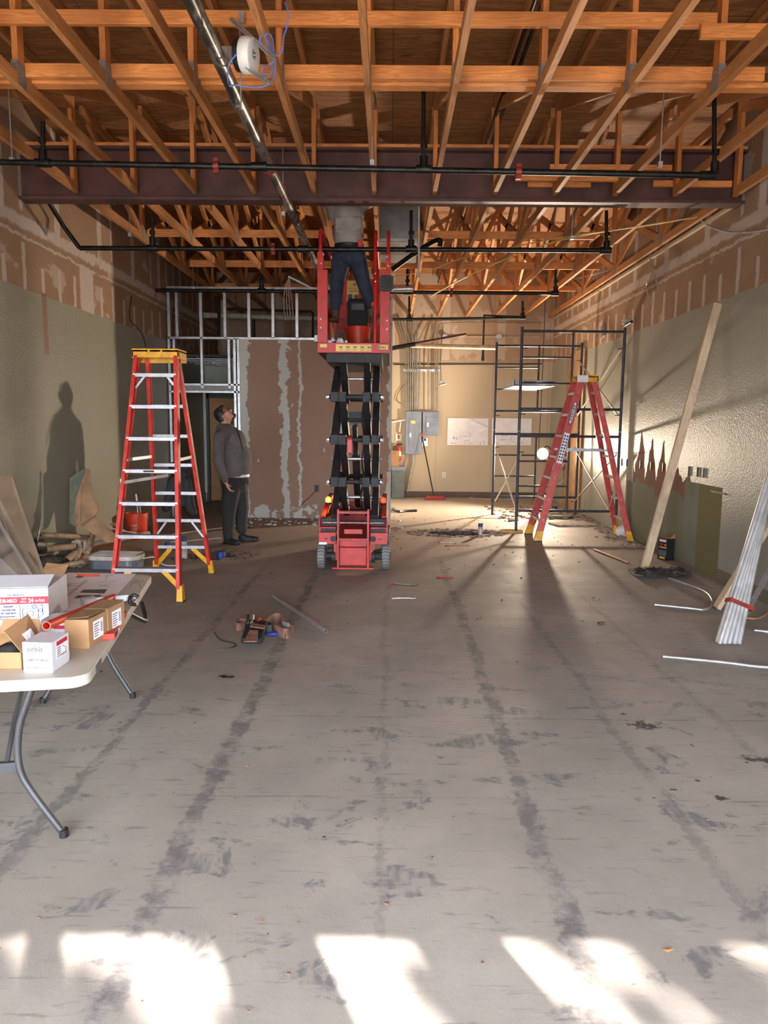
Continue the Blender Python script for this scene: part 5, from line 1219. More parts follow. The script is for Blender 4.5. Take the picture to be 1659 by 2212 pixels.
for a_, dx in ((aL, -.02), (aR, .05)):
    s0 = a_+Vector((0, 0, -.02)); sm_ = MB(); sm_.cap(s0+Vector((0, 0, .03)), .055, s0+Vector((0, 0, -.04)), .055); sm_.cap(s0+Vector((0, 0, -.05)), .05, s0+Vector((dx*2, .17, -.06)), .045); sm_.box(s0+Vector((dx, .07, -.10)), (.10, .28, .03))
    organic(sm_, 'boot', 'boots', wk_, vox=.01, smooth=2)

# ================================================================ FOLDING TABLE
TZ = .74
NR = F(188, 1462, TZ); FR = F(330, 1240, TZ)
U = (FR-NR); U.z = 0; U = U.normalized(); V = Vector((-U.y, U.x, 0))   # U along length (away), V toward left
TL, TWd = (FR-NR).length, .76
def TT(u, v, z=0.0): return NR+U*u+V*v+Vector((0, 0, z))
tb_ = T('folding_table', 'ivory plastic folding table covered with boxes and drawings', 'table', TT(TL/2, TWd/2, -TZ), math.atan2(U.y, U.x))
r_ = .07; pl = []
for (cu, cv, a0) in ((r_, r_, PI), (TL-r_, r_, 1.5*PI), (TL-r_, TWd-r_, 0), (r_, TWd-r_, .5*PI)):
    for k in range(9): a = a0+k*PI/16; pl.append(TT(cu+r_*math.cos(a), cv+r_*math.sin(a), -.042))
MB().prism(pl, (0, 0, .042)).build('table_top', 'table', tb_, bevel=.006)
def legset(u, du, sgn, nm):
    """one folding leg frame"""
    for v in (.12, TWd-.12):
        vv = -1 if v < TWd/2 else 1
        top = TT(u, v, -.05); p = [top, TT(u+du*.25, v-vv*.0+vv*.03, -.20), TT(u+du*.35, v-0+vv*.035, -.34), TT(u+du*.5, v-vv*.02, -.46), TT(u+du*1.3, v-vv*.14, -.725)]
        l_ = MB().tube(smoothpts(p, 2), .0145, 12).build('leg', 'tableleg', tb_, smooth=True)
        q = p[-1]; MB().tube([q+Vector((0, 0, .02)), q+Vector((0, 0, -.0145))], .0175, 12).build('foot_cap', 'black', l_, smooth=True)
    MB().bar(TT(u+du*.5, .12, -.46), TT(u+du*.5, TWd-.12, -.46), .02, .04).build('crossbar', 'tableleg', tb_)
    MB().bar(TT(u, .10, -.055), TT(u, TWd-.10, -.055), .03, .03).build('hinge_bar', 'tableleg', tb_)
    MB().tube(smoothpts([TT(u+du*.3, TWd/2, -.42), TT(u+sgn*.25, TWd/2, -.18), TT(u+sgn*.45, TWd/2, -.06)], 1), .010, 8).build('lock_brace', 'tableleg', tb_, smooth=True)
def leg_(pts):
    l_ = MB().tube(smoothpts(pts, 2), .0145, 12).build('leg', 'tableleg', tb_, smooth=True)
    q = pts[-1]; MB().tube([q+Vector((0, 0, .02)), q+Vector((0, 0, -.012))], .0175, 12).build('foot_cap', 'black', l_, smooth=True)
def mirr(pts):     # the partner leg, mirrored about the table's long centre line
    o = []
    for p in pts:
        w_ = p-NR; v = w_.dot(V); o.append(p+V*(TWd-2*v))
    return o
for (lp, Yf) in (([(72, 1476), (60, 1512), (38, 1575), (38, 1655), (60, 1700), (138, 1800)], F(140, 1808).y), ([(222, 1385), (228, 1400), (240, 1430), (262, 1465), (287, 1503)], F(288, 1509).y)):
    pts = [P(a_, b_, Yf+.03-.03*k/5) for k, (a_, b_) in enumerate(lp)]; pts[0].z = min(pts[0].z, TZ-.045); pts[-1].z = .0145
    leg_(pts); ml = mirr(pts); leg_(ml)
    j = 3 if len(pts) == 6 else 1
    MB().bar(pts[j], ml[j], .02, .04).build('crossbar', 'tableleg', tb_)
    MB().tube(smoothpts([pts[j].lerp(ml[j], .5), pts[j].lerp(ml[j], .5)+U*(.18 if j == 3 else -.18)+Vector((0, 0, .2)), TT(TL/2, TWd/2, -.05)], 1), .010, 8).build('lock_brace', 'tableleg', tb_, smooth=True)
m_ = MB(); m_.tube(smoothpts([TT(TL-.75, .02, -.04), TT(TL-.62, -.035, -.12), TT(TL-.52, -.03, -.14), TT(TL-.45, .0, -.06)], 2), .012, 8, ); tag(m_.build('black_strap_loop', 'black', smooth=True), 'black strap hanging under the table edge', 'strap')
MB().bar(TT(.14, -.0015, -.021), TT(.24, -.0015, -.021), .002, .022).build('brand_plate', 'greyink', tb_)
def tbox(name, label, cat, px, py, w, d, h, ang, mt, grp=None, lid=True, z0=0.0):
    """near-left-bottom corner at pixel; ang = rotation of width direction"""
    p = F(px, py, TZ); p.z += z0
    ux = Vector((math.cos(ang), math.sin(ang), 0)); uy = Vector((-ux.y, ux.x, 0))
    t = T(name, label, cat, p, ang, grp)
    return t, p, ux, uy
AN = -.03
# small white fittings carton
w = .108
t, p, ux, uy = tbox('white_carton', 'small white printed carton at the near corner of the table', 'box', 51, 1452, w, w, .11, AN, 'whitebox')
MB().prism([p, p+ux*w, p+ux*w+uy*.13, p+uy*.13], (0, 0, .112)).build('carton_body', 'whitebox', t, bevel=.0015)
text('orbit', .026, p+ux*.016-uy*.0012+Vector((0, 0, .078)), ux, (0, 0, 1), 'greyink', t, 'logo', sx=1.15, bold=True)
MB().tube(arc(p+ux*.052-uy*.001+Vector((0, 0, .088)), .014, .25, PI-.2, 10, ux, (0, 0, 1)), .0012, 5).build('logo_arc', 'greyink', t)
text('Orbit Industries, Inc.', .006, p+ux*.017-uy*.0012+Vector((0, 0, .071)), ux, (0, 0, 1), 'greyink', t)
text('ORBIT FITTINGS', .0115, p+ux*.012-uy*.0012+Vector((0, 0, .042)), ux, (0, 0, 1), 'greyink', t, bold=True, sx=.95)
text('www.orbitelectric.com', .0082, p+ux*.013-uy*.0012+Vector((0, 0, .016)), ux, (0, 0, 1), 'greyink', t)
q = p+ux*(w+.0008)
MB().prism([q+uy*.03+Vector((0, 0, .04)), q+uy*.115+Vector((0, 0, .04)), q+uy*.115+Vector((0, 0, .105)), q+uy*.03+Vector((0, 0, .105))], ux*.0008).build('side_label', 'paper', t)
m_ = MB(); m_.prism([q+uy*.032+Vector((0, 0, .088)), q+uy*.113+Vector((0, 0, .088)), q+uy*.113+Vector((0, 0, .104)), q+uy*.032+Vector((0, 0, .104))], ux*.0014); m_.build('label_header', 'redink', t)
m_ = MB()
for k in range(5): m_.prism([q+uy*.036+Vector((0, 0, .078-k*.008)), q+uy*.062+Vector((0, 0, .078-k*.008)), q+uy*.062+Vector((0, 0, .0805-k*.008)), q+uy*.036+Vector((0, 0, .0805-k*.008))], ux*.0014)
m_.tube([q+ux*.001+uy*.078+Vector((0, 0, .078)), q+ux*.001+uy*.10+Vector((0, 0, .066)), q+ux*.001+uy*.098+Vector((0, 0, .052))], .001, 4)
for k in range(6): m_.prism([q+uy*(.066+k*.007)+Vector((0, 0, .043)), q+uy*(.069+k*.007)+Vector((0, 0, .043)), q+uy*(.069+k*.007)+Vector((0, 0, .051)), q+uy*(.066+k*.007)+Vector((0, 0, .051))], ux*.0014)
m_.build('label_print', 'ink', t)
# brown cartons side by side
for k in range(2):
    lab = ['brown carton with a slit open top beside the white printed carton', 'brown carton standing directly behind the slit open one'][k]
    p0 = F(141, 1401, TZ)
    ux = Vector((math.cos(.02), math.sin(.02), 0)); uy = Vector((.10, 1, 0)).normalized(); p = p0+uy*(.155*k)+ux*.002*k
    t = T('brown_carton', lab, 'box', p, 0, None); w = .096; h = .118+.003*k
    MB().prism([p, p+ux*w, p+ux*w+uy*.15, p+uy*.15], (0, 0, h)).build('carton_body', 'carton', t, bevel=.0015)
    m_ = MB()
    if k == 0: m_.prism([p+Vector((0, 0, h+.002)), p+ux*w*.99+Vector((0, 0, h+.012)), p+ux*w+uy*.148+Vector((0, 0, h+.004)), p+uy*.148+Vector((0, 0, h+.003))], (0, 0, .002))
    else: m_.prism([p+Vector((0, 0, h+.001)), p+ux*w+Vector((0, 0, h+.001)), p+ux*w+uy*.148+Vector((0, 0, h+.004)), p+uy*.148+Vector((0, 0, h+.003))], (0, 0, .002))
    m_.build('flap', 'carton_in', t)
    q = p+ux*(w+.0008)
    MB().prism([q+uy*.035+Vector((0, 0, .025)), q+uy*.115+Vector((0, 0, .025)), q+uy*.115+Vector((0, 0, .10)), q+uy*.035+Vector((0, 0, .10))], ux*.0008).build('side_label', 'paper', t)
    m_ = MB()
    for j in range(6): m_.prism([q+uy*.04+Vector((0, 0, .035+j*.01)), q+uy*(.07+.006*(j % 3))+Vector((0, 0, .035+j*.01)), q+uy*(.07+.006*(j % 3))+Vector((0, 0, .038+j*.01)), q+uy*.04+Vector((0, 0, .038+j*.01))], ux*.0014)
    for j in range(7): m_.prism([q+uy*.095+Vector((0, 0, .045+j*.006)), q+uy*.108+Vector((0, 0, .045+j*.006)), q+uy*.108+Vector((0, 0, .048+j*.006)), q+uy*.095+Vector((0, 0, .048+j*.006))], ux*.0014)
    m_.build('label_print', 'ink', t)
# big white box
p = F(107, 1348, TZ); ux = Vector((math.cos(.16), math.sin(.16), 0)); uy = Vector((-ux.y, ux.x, 0)); W0 = .36; p = p-ux*W0; h = .165
t = T('large_white_carton', 'large white carton with red band at the left edge of the table', 'box', p, .16)
MB().prism([p, p+ux*W0, p+ux*W0+uy*.30, p+uy*.30], (0, 0, h)).build('carton_body', 'whitebox', t, bevel=.002)
m_ = MB(); m_.prism([p+Vector((0, 0, h+.003)), p+ux*W0+Vector((0, 0, h+.003)), p+ux*(W0-.01)+uy*.14+Vector((0, 0, h+.03)), p+uy*.14+Vector((0, 0, h+.03))], (0, 0, .003)); m_.build('flap', 'whitebox', t)
MB().prism([p-uy*.001+Vector((0, 0, .095)), p+ux*W0-uy*.001+Vector((0, 0, .095)), p+ux*W0-uy*.001+Vector((0, 0, .128)), p-uy*.001+Vector((0, 0, .128))], -uy*.0006).build('red_band', 'redink', t)
e_ = p+ux*W0-uy*.0022
text('4SDB-MKO', .0225, e_-ux*.218+Vector((0, 0, .1035)), ux, (0, 0, 1), 'whiteink', t, bold=True, sx=.80)
text('24', .026, e_-ux*.083+Vector((0, 0, .102)), ux, (0, 0, 1), 'whiteink', t, bold=True, sx=.8); text('orbit', .02, e_-ux*.058+Vector((0, 0, .104)), ux, (0, 0, 1), 'whiteink', t, sx=1.1)
text('QTY', .011, e_-ux*.112+Vector((0, 0, .114)), ux, (0, 0, 1), 'whiteink', t); text('PIECES', .009, e_-ux*.118+Vector((0, 0, .102)), ux, (0, 0, 1), 'whiteink', t)
text('ELECTRICAL BOX', .009, e_-ux*.17+Vector((0, 0, .134)), ux, (0, 0, 1), 'blueink', t, bold=True)
for s_, z_, x_, sz in (('WELDED', .081, .190, .0105), ('4" SQUARE (4S)', .066, .209, .0105), ('2-1/8" DEEP BOX', .051, .213, .0105), ('Raised Ground Screw', .037, .217, .0085), ('Mixed Knockouts', .026, .217, .0085)):
    text(s_, sz, e_-ux*x_+Vector((0, 0, z_)), ux, (0, 0, 1), 'blueink', t, bold=True)
m_ = MB()
def tl_(a, b_): m_.tube([e_-ux*a[0]+Vector((0, 0, a[1])), e_-ux*b_[0]+Vector((0, 0, b_[1]))], .0009, 4)
for a, b_ in (((.11, .03), (.11, .07)), ((.11, .07), (.045, .078)), ((.045, .078), (.025, .09)), ((.11, .07), (.09, .085)), ((.09, .085), (.025, .09)), ((.045, .078), (.045, .03)), ((.11, .03), (.045, .03)), ((.045, .03), (.025, .045)), ((.025, .045), (.025, .09)), ((.12, .095), (.12, .02))): tl_(a, b_)
for cx_, cz_, r in ((.078, .05, .014), (.035, .065, .008), (.098, .045, .007), (.06, .082, .008)): m_.tube(arc(e_-ux*cx_+Vector((0, 0, cz_)), r, 0, 2*PI, 14, ux, (0, 0, 1)), .0009, 4)
m_.build('box_drawing', 'blueink', t)
# second white box with red stripe behind the small one
p = F(78, 1403, TZ); ux = Vector((1, .02, 0)).normalized(); uy = Vector((-ux.y, ux.x, 0))
p = p+uy*.05
t = T('white_carton', 'white carton with a red stripe between the small white and slit brown cartons', 'box', p)
MB().prism([p, p+ux*.112, p+ux*.112+uy*.11, p+uy*.11], (0, 0, .105)).build('carton_body', 'whitebox', t, bevel=.0015)
MB().prism([p-uy*.001+ux*.05+Vector((0, 0, .07)), p+ux*.112-uy*.001+Vector((0, 0, .07)), p+ux*.112-uy*.001+Vector((0, 0, .085)), p+ux*.05-uy*.001+Vector((0, 0, .085))], -uy*.0006).build('red_band', 'redink', t)
text('orbit', .018, p+ux*.03-uy*.0015+Vector((0, 0, .088)), ux, (0, 0, 1), 'redink', t, sx=1.2)
# open brown box at left edge
p = F(48, 1447, TZ); ux = Vector((1, .03, 0)).normalized(); uy = Vector((-ux.y, ux.x, 0)); p = p-ux*.17; w = .17; d = .16; h = .065
t = T('open_carton', 'open brown carton with raised flaps at the near left table edge', 'box', p)
m_ = MB(); th = .003; z0 = Vector((0, 0, .001))
m_.prism([p+z0, p+ux*w+z0, p+ux*w+uy*d+z0, p+uy*d+z0], (0, 0, th))
for a, b_, n_ in ((p, p+ux*w, uy), (p+uy*d, p+ux*w+uy*d, -uy), (p, p+uy*d, ux), (p+ux*w, p+ux*w+uy*d, -ux)): m_.prism([a, b_, b_+n_*th, a+n_*th], (0, 0, h))
m_.build('carton_body', 'carton', t)
zh_ = Vector((0, 0, h))
m_ = MB()
m_.prism([p+ux*w+zh_, p+ux*w+uy*d+zh_, p+ux*(w-.055)+uy*(d+.02)+Vector((0, 0, h+.095)), p+ux*(w-.075)+uy*.03+Vector((0, 0, h+.07))], ux*th)
m_.prism([p+uy*d+zh_, p+ux*w+uy*d+zh_, p+ux*(w-.02)+uy*(d+.04)+Vector((0, 0, h+.07)), p+ux*.01+uy*(d+.04)+Vector((0, 0, h+.07))], uy*th)
m_.prism([p+ux*(w-.13)+zh_+uy*.01, p+ux*(w-.05)+uy*.05+Vector((0, 0, h+.035)), p+ux*(w-.07)+uy*.09+Vector((0, 0, h+.055)), p+ux*(w-.16)+uy*.06+Vector((0, 0, h+.03))], uy*th)
m_.build('flap', 'carton', t)
MB().prism([p+ux*(w+.004)+uy*.06+Vector((0, 0, h+.012)), p+ux*(w+.004)+uy*.12+Vector((0, 0, h+.012)), p+ux*(w-.022)+uy*.125+Vector((0, 0, h+.055)), p+ux*(w-.028)+uy*.07+Vector((0, 0, h+.048))], ux*.002).build('side_label', 'paper', t)
MB().ell(p+ux*.08+uy*.08+Vector((0, 0, .04)), (.06, .05, .035)).build('packing_film', 'plastic_wrap', t, smooth=True)
# loose cardboard piece standing behind
p = F(98, 1262, TZ); m_ = MB(); a_ = [P(112, 1265, p.y+.0), P(129, 1264, p.y), P(148, 1220, p.y+.10), P(100, 1216, p.y+.10), P(92, 1232, p.y+.04)]
m_.prism(a_, (0, .004, 0)); tag(m_.build('cardboard_flap', 'carton'), 'torn cardboard piece standing up behind the large white carton', 'cardboard')
# drawings on the table
dw = T('construction_drawing', 'large white plan sheet spread over the far end of the table', 'paper plans', F(200, 1280, TZ))
pts = [F(98, 1318, TZ+.001), F(215, 1321, TZ+.001), F(255, 1283, TZ+.001), F(294, 1240, TZ+.001), F(150, 1237, TZ+.001), F(100, 1255, TZ+.001)]
MB().prism(pts, (0, 0, .0012)).build('sheet', 'paper', dw)
m_ = MB()
def dl(a, b_, w_=.003): A = F(*a, TZ+.0028); B_ = F(*b_, TZ+.0028); m_.bar(A, B_, w_, .0004)
for a, b_ in (((120, 1295), (150, 1260)), ((123, 1296), (153, 1261)), ((128, 1300), (185, 1253)), ((131, 1301), (189, 1253)), ((138, 1262), (190, 1258)), ((136, 1268), (178, 1264)), ((128, 1276), (168, 1272)),
              ((210, 1258), (250, 1256)), ((225, 1243), (245, 1243)), ((232, 1243), (228, 1252)), ((212, 1262), (236, 1268)), ((212, 1268), (240, 1260)), ((108, 1312), (150, 1306)), ((120, 1306), (140, 1300)), ((140, 1312), (146, 1302))): dl(a, b_)
m_.build('drawn_linework', 'greyink', dw)
m_ = MB(); m_.prism([F(172, 1280, TZ+.0026), F(225, 1282, TZ+.0026), F(232, 1273, TZ+.0026), F(180, 1274, TZ+.0026)], (0, 0, .0005)); m_.prism([F(160, 1292, TZ+.0026), F(212, 1292, TZ+.0026), F(220, 1285, TZ+.0026), F(168, 1286, TZ+.0026)], (0, 0, .0005)); m_.prism([F(163, 1248, TZ+.0026), F(178, 1248, TZ+.0026), F(184, 1242, TZ+.0026), F(169, 1242, TZ+.0026)], (0, 0, .0005)); m_.build('shaded_area', 'greyink', dw)
sc = MB(); sc.tube(smoothpts([F(283, 1268, TZ+.002), F(285, 1258, TZ+.002), F(300, 1257, TZ+.002), F(303, 1270, TZ+.002)], 2), .0015, 4); sc.tube([F(290, 1254, TZ+.002), F(312, 1256, TZ+.002)], .0012, 4); sc.build('pencil_scribble', 'greyink', tb_)
def pen(a, b_, r, mt, lab):
    A, B_ = F(*a, TZ+r+.003), F(*b_, TZ+r+.003); t_ = T('marker_pen', lab, 'pen', A)
    MB().tube([A, B_], r, 8).build('barrel', mt, t_, smooth=True); MB().tube([A, A-(B_-A)*.08], r*.5, 6).build('tip', 'white', t_)
pen((166, 1243), (215, 1243), .006, 'bucket', 'bright red orange marker lying on the plan sheet')
pen((106, 1281), (142, 1277), .009, 'redink', 'dull red marker lying near the large white carton')
# pvc/metal tubes
A, B_ = F(96, 1330, TZ+.018), F(253, 1318, TZ+.018)
tag(MB().tube([A, B_], .011, 14, hollow=.85).build('steel_tube', 'conduit', smooth=True), 'silver steel tube lying across the table', 'pipe')
A, B_ = F(100, 1352, TZ+.135), F(245, 1290, TZ+.04)
tag(MB().tube([A, B_], .0165, 18, hollow=.8).build('red_tube', 'bucket', smooth=True), 'orange red plastic tube resting over the cartons', 'pipe')
# tool with jaw
tl = T('pipe_cutter', 'silver and red jawed cutting tool on the far part of the table', 'tool', F(235, 1300, TZ))
A, B_ = F(178, 1302, TZ+.03), F(203, 1298, TZ+.03)
MB().tube([A, B_], .027, 20).build('knurled_knob', 'galv', tl, smooth=True)
m_ = MB(); C1, C2 = F(203, 1298, TZ+.03), F(280, 1290, TZ+.035); m_.bar(C1, C2, .03, .035); m_.bar(C2, F(295, 1287, TZ+.05), .028, .03); m_.build('body', 'alu', tl, bevel=.006)
jp = F(290, 1296, TZ+.03); jw = MB(); jw.tube(arc(jp, .024, .6, 2*PI-1.0, 14, (1, 0, 0), (0, 0, 1)), .009, 8); jw.build('jaw', 'iron', tl, smooth=True)
MB().lathe(F(238, 1299, TZ+.035)+Vector((0, -.022, 0)), [(.017, 0), (.017, .04)], 16, 'Y').build('adjuster', 'bucket', tl)
# red level on the edge
A, B_ = F(234, 1376, TZ+.014), F(262, 1325, TZ+.014)
lv = T('spirit_level', 'red box level lying along the right table edge', 'level', A)
MB().bar(A, B_, .05, .026).build('body', 'ladder_red', lv, bevel=.003)
dd_ = (B_-A).normalized(); nn = Vector((dd_.y, -dd_.x, 0))
text('elite', .02, A+dd_*.10+nn*.0262+Vector((0, 0, -.008)), dd_, (0, 0, 1), 'whiteink', lv, bold=True)
MB().bar(A+dd_*.02+nn*.0255, A+dd_*.07+nn*.0255, .001, .02).build('label_plate', 'ink', lv)
MB().bar(B_-dd_*.06+Vector((0, 0, .0132)), B_-dd_*.02+Vector((0, 0, .0132)), .03, .002).build('vial_window', 'whiteink', lv)
# coupling
q = F(147, 1424, TZ); tag(MB().lathe(q, [(.0085, 0), (.0095, .002), (.0095, .024), (.011, .025), (.011, .028)], 20).build('steel_coupling', 'galv', smooth=True), 'tiny steel coupling beside the small white carton', 'fitting')
q = F(118, 1366, TZ)

# ================================================================ LEFT WALL PILE
def board(name, pts, th, mt, lab, cat='board'):
    a, b_, c_, d_ = [Vector(q) for q in pts]; n_ = (b_-a).cross(d_-a).normalized()*th
    return tag(MB().prism([a, b_, c_, d_], n_).build(name, mt, bevel=.002), lab, cat)
bb0 = F(92, 1222); bb1 = F(38, 1232)
board('plywood_board', [F(58, 1300), F(112, 1290), W(23, 1026, XL+.06), W(-25, 1032, XL+.06)], .02, 'wood_old', 'brownish board with pen marks leaning on the left wall')
bp_ = W(8, 1050, XL+.12); text('S', .12, W(2, 1066, XL+.10)+Vector((.06, -.06, -.05)), (0, 1, 0), (.0, 0, 1), 'ink', None, 'pen_mark') if False else None
board('drywall_sheet', [F(10, 1335), F(106, 1305), W(-12, 1110, XL+.22), W(-110, 1100, XL+.22)], .016, 'gyp', 'grey drywall sheet leaning in front of the brownish board')
# torn board standing
tp = MB(); yb_ = W(180, 1050, XL+.1).y
pts = [P(158, 1137, 7.9), P(163, 1080, 7.95), P(176, 1040, 8.0), P(185, 1012, 8.05), P(194, 1014, 8.1), P(198, 1060, 8.1), P(213, 1100, 8.0), P(206, 1112, 8.0), P(205, 1133, 7.9), P(190, 1137, 7.85), P(172, 1134, 7.85)]
tag(MB().prism(pts, (.0, .014, 0)).build('torn_board', 'particle'), 'jagged torn fibre board standing against the left wall', 'board')
tag(MB().prism([P(158, 1135, 7.95), P(150, 1130, 8.0), P(150, 1033, 8.3), P(182, 1011, 8.2), P(186, 1020, 8.1), P(165, 1085, 8.0)], (-.0, .02, 0)).build('green_board', 'greenside'), 'dark green painted board edge behind the torn board', 'board')
tag(MB().prism([F(115, 1195, .02), F(165, 1160, .02), F(215, 1163, .02), F(262, 1178, .02), F(308, 1186, .02), F(300, 1200, .02), F(250, 1202, .02), F(150, 1205, .02)], (0, .0, .012)).build('cardboard_sheet', 'carton'), 'folded brown cardboard sheet under the torn board', 'cardboard')
tag(MB().prism([P(175, 1137, 7.7), P(205, 1118, 7.75), P(255, 1160, 7.55), P(232, 1172, 7.5)], (0, .012, .004)).build('cardboard_sheet', 'particle'), 'brown strip of board sloping down from the torn board', 'cardboard')
def pv(pts, r, lab, mt='pvc', hollow=.82):
    return tag(MB().tube(smoothpts(pts, 1) if len(pts) > 2 else pts, r, 16, hollow=hollow).build('plastic_pipe', mt, smooth=True), lab, 'pipe')
def G(px, py, z):
    q = F(px, py, z)
    return q if q.x > XL+.14 else W(px, py, XL+.14+.1*z)
pv([G(82, 1188, .14), G(158, 1180, .16)], .035, 'tan plastic pipe with a black ring beside the leaning board')
m_ = MB(); a = G(93, 1187, .142); b_ = G(95, 1187, .142); m_.tube([a, a+(b_-a).normalized()*.02], .04, 16); tag(m_.build('rubber_ring', 'black', smooth=True), 'black rubber ring around the tan pipe', 'ring')
pv([G(84, 1156, .22), G(150, 1158, .24), G(200, 1162, .22)], .030, 'long tan plastic pipe lying along the back of the pile')
pv([G(190, 1186, .14), G(198, 1158, .20)], .042, 'stubby tan pipe with its dark open end up in the pile')
pv([G(160, 1214, .05), G(172, 1185, .07)], .042, 'tan pipe with round open end low in the pile, left one of two')
pv([G(172, 1218, .045), G(190, 1194, .05)], .038, 'tan pipe with round open end low in the pile, right one of two')
pv([G(140, 1212, .05), G(162, 1196, .06)], .045, 'short curved tan elbow pipe at the pile front')
pv([G(195, 1178, .16), G(245, 1166, .16), G(285, 1160, .14), G(320, 1152, .12)], .034, 'tan pipe stretching toward the red bucket')
m_ = MB(); m_.tube(smoothpts([G(158, 1172, .20), G(166, 1168, .23), G(172, 1174, .21), G(172, 1186, .15), G(178, 1192, .12), G(183, 1186, .14), G(182, 1170, .2)], 2), .022, 12)
tag(m_.build('drain_trap', 'pvcwhite', smooth=True), 'curved pale drain trap on top of the pipe pile', 'pipe')
for k in range(5):
    a = G(115+k*20, 1226-k*3, .04); pv([a, a+Vector((.22, .25+.06*k, .02))], .028, 'dusty tan pipe lying flat at the bottom of the pile, ' + ['nearest the leaning board', 'second from the leaning board', 'middle one', 'second from the pale drum', 'touching the pale drum'][k])
rg = MB(); 
for k in range(6): rg.ell(G(90+k*9, 1216+random.uniform(-5, 5), .04), (random.uniform(.07, .10), .09, random.uniform(.07, .11)), n=10, k=6)
tag(organic(rg, 'plastic_film_heap', 'plastic_wrap', vox=.018, smooth=2), 'dark crumpled plastic film under the tan pipes', 'plastic film')
rg = MB()
for k in range(4): rg.ell(G(75+k*5, 1180, .10+k*.04), (.05, .06, .08), n=10, k=6)
tag(organic(rg, 'black_bag', 'black', vox=.015, smooth=2), 'black crumpled bag beside the leaning board', 'bag')
tag(MB().tube(smoothpts([G(80, 1175, .1), W(85, 1150, XL+.25), W(91, 1118, XL+.15)], 2), .006, 6).build('wire_whisker', 'pvcwhite'), 'thin pale stick rising from the pile against the left wall', 'stick')
for k, (a_, b_) in enumerate((((232, 1140), (312, 1156)), ((240, 1130), (275, 1152)), ((262, 1148), (310, 1150)))):
    A = G(*a_, .18-.04*k); B_ = G(*b_, .08); tag(MB().bar(A, B_, .05, .012).build('wood_strip', 'wood_new'), ['pale wood strip beside the red bucket, lowest', 'pale wood strip crossing behind the first', 'short pale wood strip at the bucket side'][k], 'timber')
for k, (a_, b_) in enumerate((((325, 1160), (480, 1140)), ((352, 1172), (478, 1162)))):
    tag(MB().bar(F(*a_, .02), F(*b_, .02), .03, .012).build('wood_strip', 'pvcwhite'), ['long pale strip on the floor behind the ladder toward the doorway', 'nearer long pale strip on the floor beside the trench'][k], 'timber')
# red bucket
bq = F(297, 1163); s_ = 1.0
rb_ = T('bucket', 'red orange bucket with a square logo behind the tall stepladder', 'bucket', bq)
MB().lathe(bq, [(.125, 0), (.13, .01), (.148, .30), (.155, .30), (.155, .31), (.15, .315), (.15, .35), (.156, .352), (.156, .365), (.148, .365), (.128, .03)], 32, cap=False).build('pail', 'bucket', rb_, smooth=True)
lg = MB(); 
for i in range(5): 
    for j in range(2): lg.bar(bq+Vector((-.04+.018*i+.0*j, -.146, .13+.05*j)), bq+Vector((-.025+.018*i, -.149, .17+.05*j)), .003, .008, (0, 1, 0))
lg.build('logo', 'whiteink', rb_)
tag(MB().tube([bq+Vector((.04, .02, .12)), bq+Vector((-.02, .05, .62))], .012, 8).build('white_stick', 'white'), 'white stick poking out of the red bucket', 'stick')
tag(MB().tube([bq+Vector((.06, .02, .12)), bq+Vector((.02, .03, .50))], .018, 8).build('black_rod', 'black'), 'black rod standing in the red bucket', 'rod')
# pale drum fixture
c = F(253, 1226); th_ = .10; dr_ = T('light_drum', 'pale slatted oblong fixture with grey rim lying on the floor by the ladder', 'light fixture', c, .0)
def stad(w, d, z0, z1, ins=0): 
    pts = []
    for s1, a0 in ((1, -PI/2), (-1, PI/2)):
        for k in range(13): a = a0+PI*k/12; pts.append(c+Matrix.Rotation(-.06, 3, 'Z') @ Vector((s1*(w/2-d*.3)+(d*.3-ins)*math.cos(a)*1.0, (d/2-ins)*math.sin(a), z0)))
    return pts
MB().prism(stad(.58, .36, .01, .09), (0, 0, .10)).build('rim', 'panel_grey', dr_, bevel=.006)
m_ = MB(); m_.prism(stad(.60, .38, .11, .15), (0, 0, .05)); m_.build('lens_slab', 'pvcwhite', dr_, bevel=.01)
m_ = MB()
for k in range(7): m_.box(c+Vector((0, -.13+k*.045, .162)), (.50, .014, .006), rz=-.06)
m_.build('slats', 'pvcwhite', dr_)
tag(MB().tube(smoothpts([c+Vector((.28, .02, .1)), c+Vector((.42, .08, .12)), c+Vector((.5, .02, .02)), c+Vector((.7, .1, .01))], 2), .006, 6).build('thin_cable', 'white'), 'thin white cord trailing from the pale fixture', 'cord')
# jacket hanging on rear rung of the tall ladder
jy = 7.60
jk = T('hanging_jacket', 'black jacket hanging from a rung of the tall stepladder', 'jacket', P(388, 995, jy))
rg = MB()
def JJ(px, py, dy=0): return P(px, py, jy+dy)
rg.cap(JJ(385, 1004), .055, JJ(388, 1060), .085, flat=(1.25, .6)); rg.cap(JJ(376, 1010), .06, JJ(400, 1010), .06); rg.cap(JJ(372, 1040), .055, JJ(362, 1095, -.02), .05); rg.cap(JJ(362, 1095, -.02), .05, JJ(358, 1098), .045)
rg.cap(JJ(402, 1040), .06, JJ(412, 1098), .055); rg.cap(JJ(412, 1098), .05, JJ(418, 1106), .045); rg.cap(JJ(388, 1060), .07, JJ(392, 1085), .05)
o_ = organic(rg, 'jacket_body', 'cloth_black', jk, vox=.012, smooth=4)
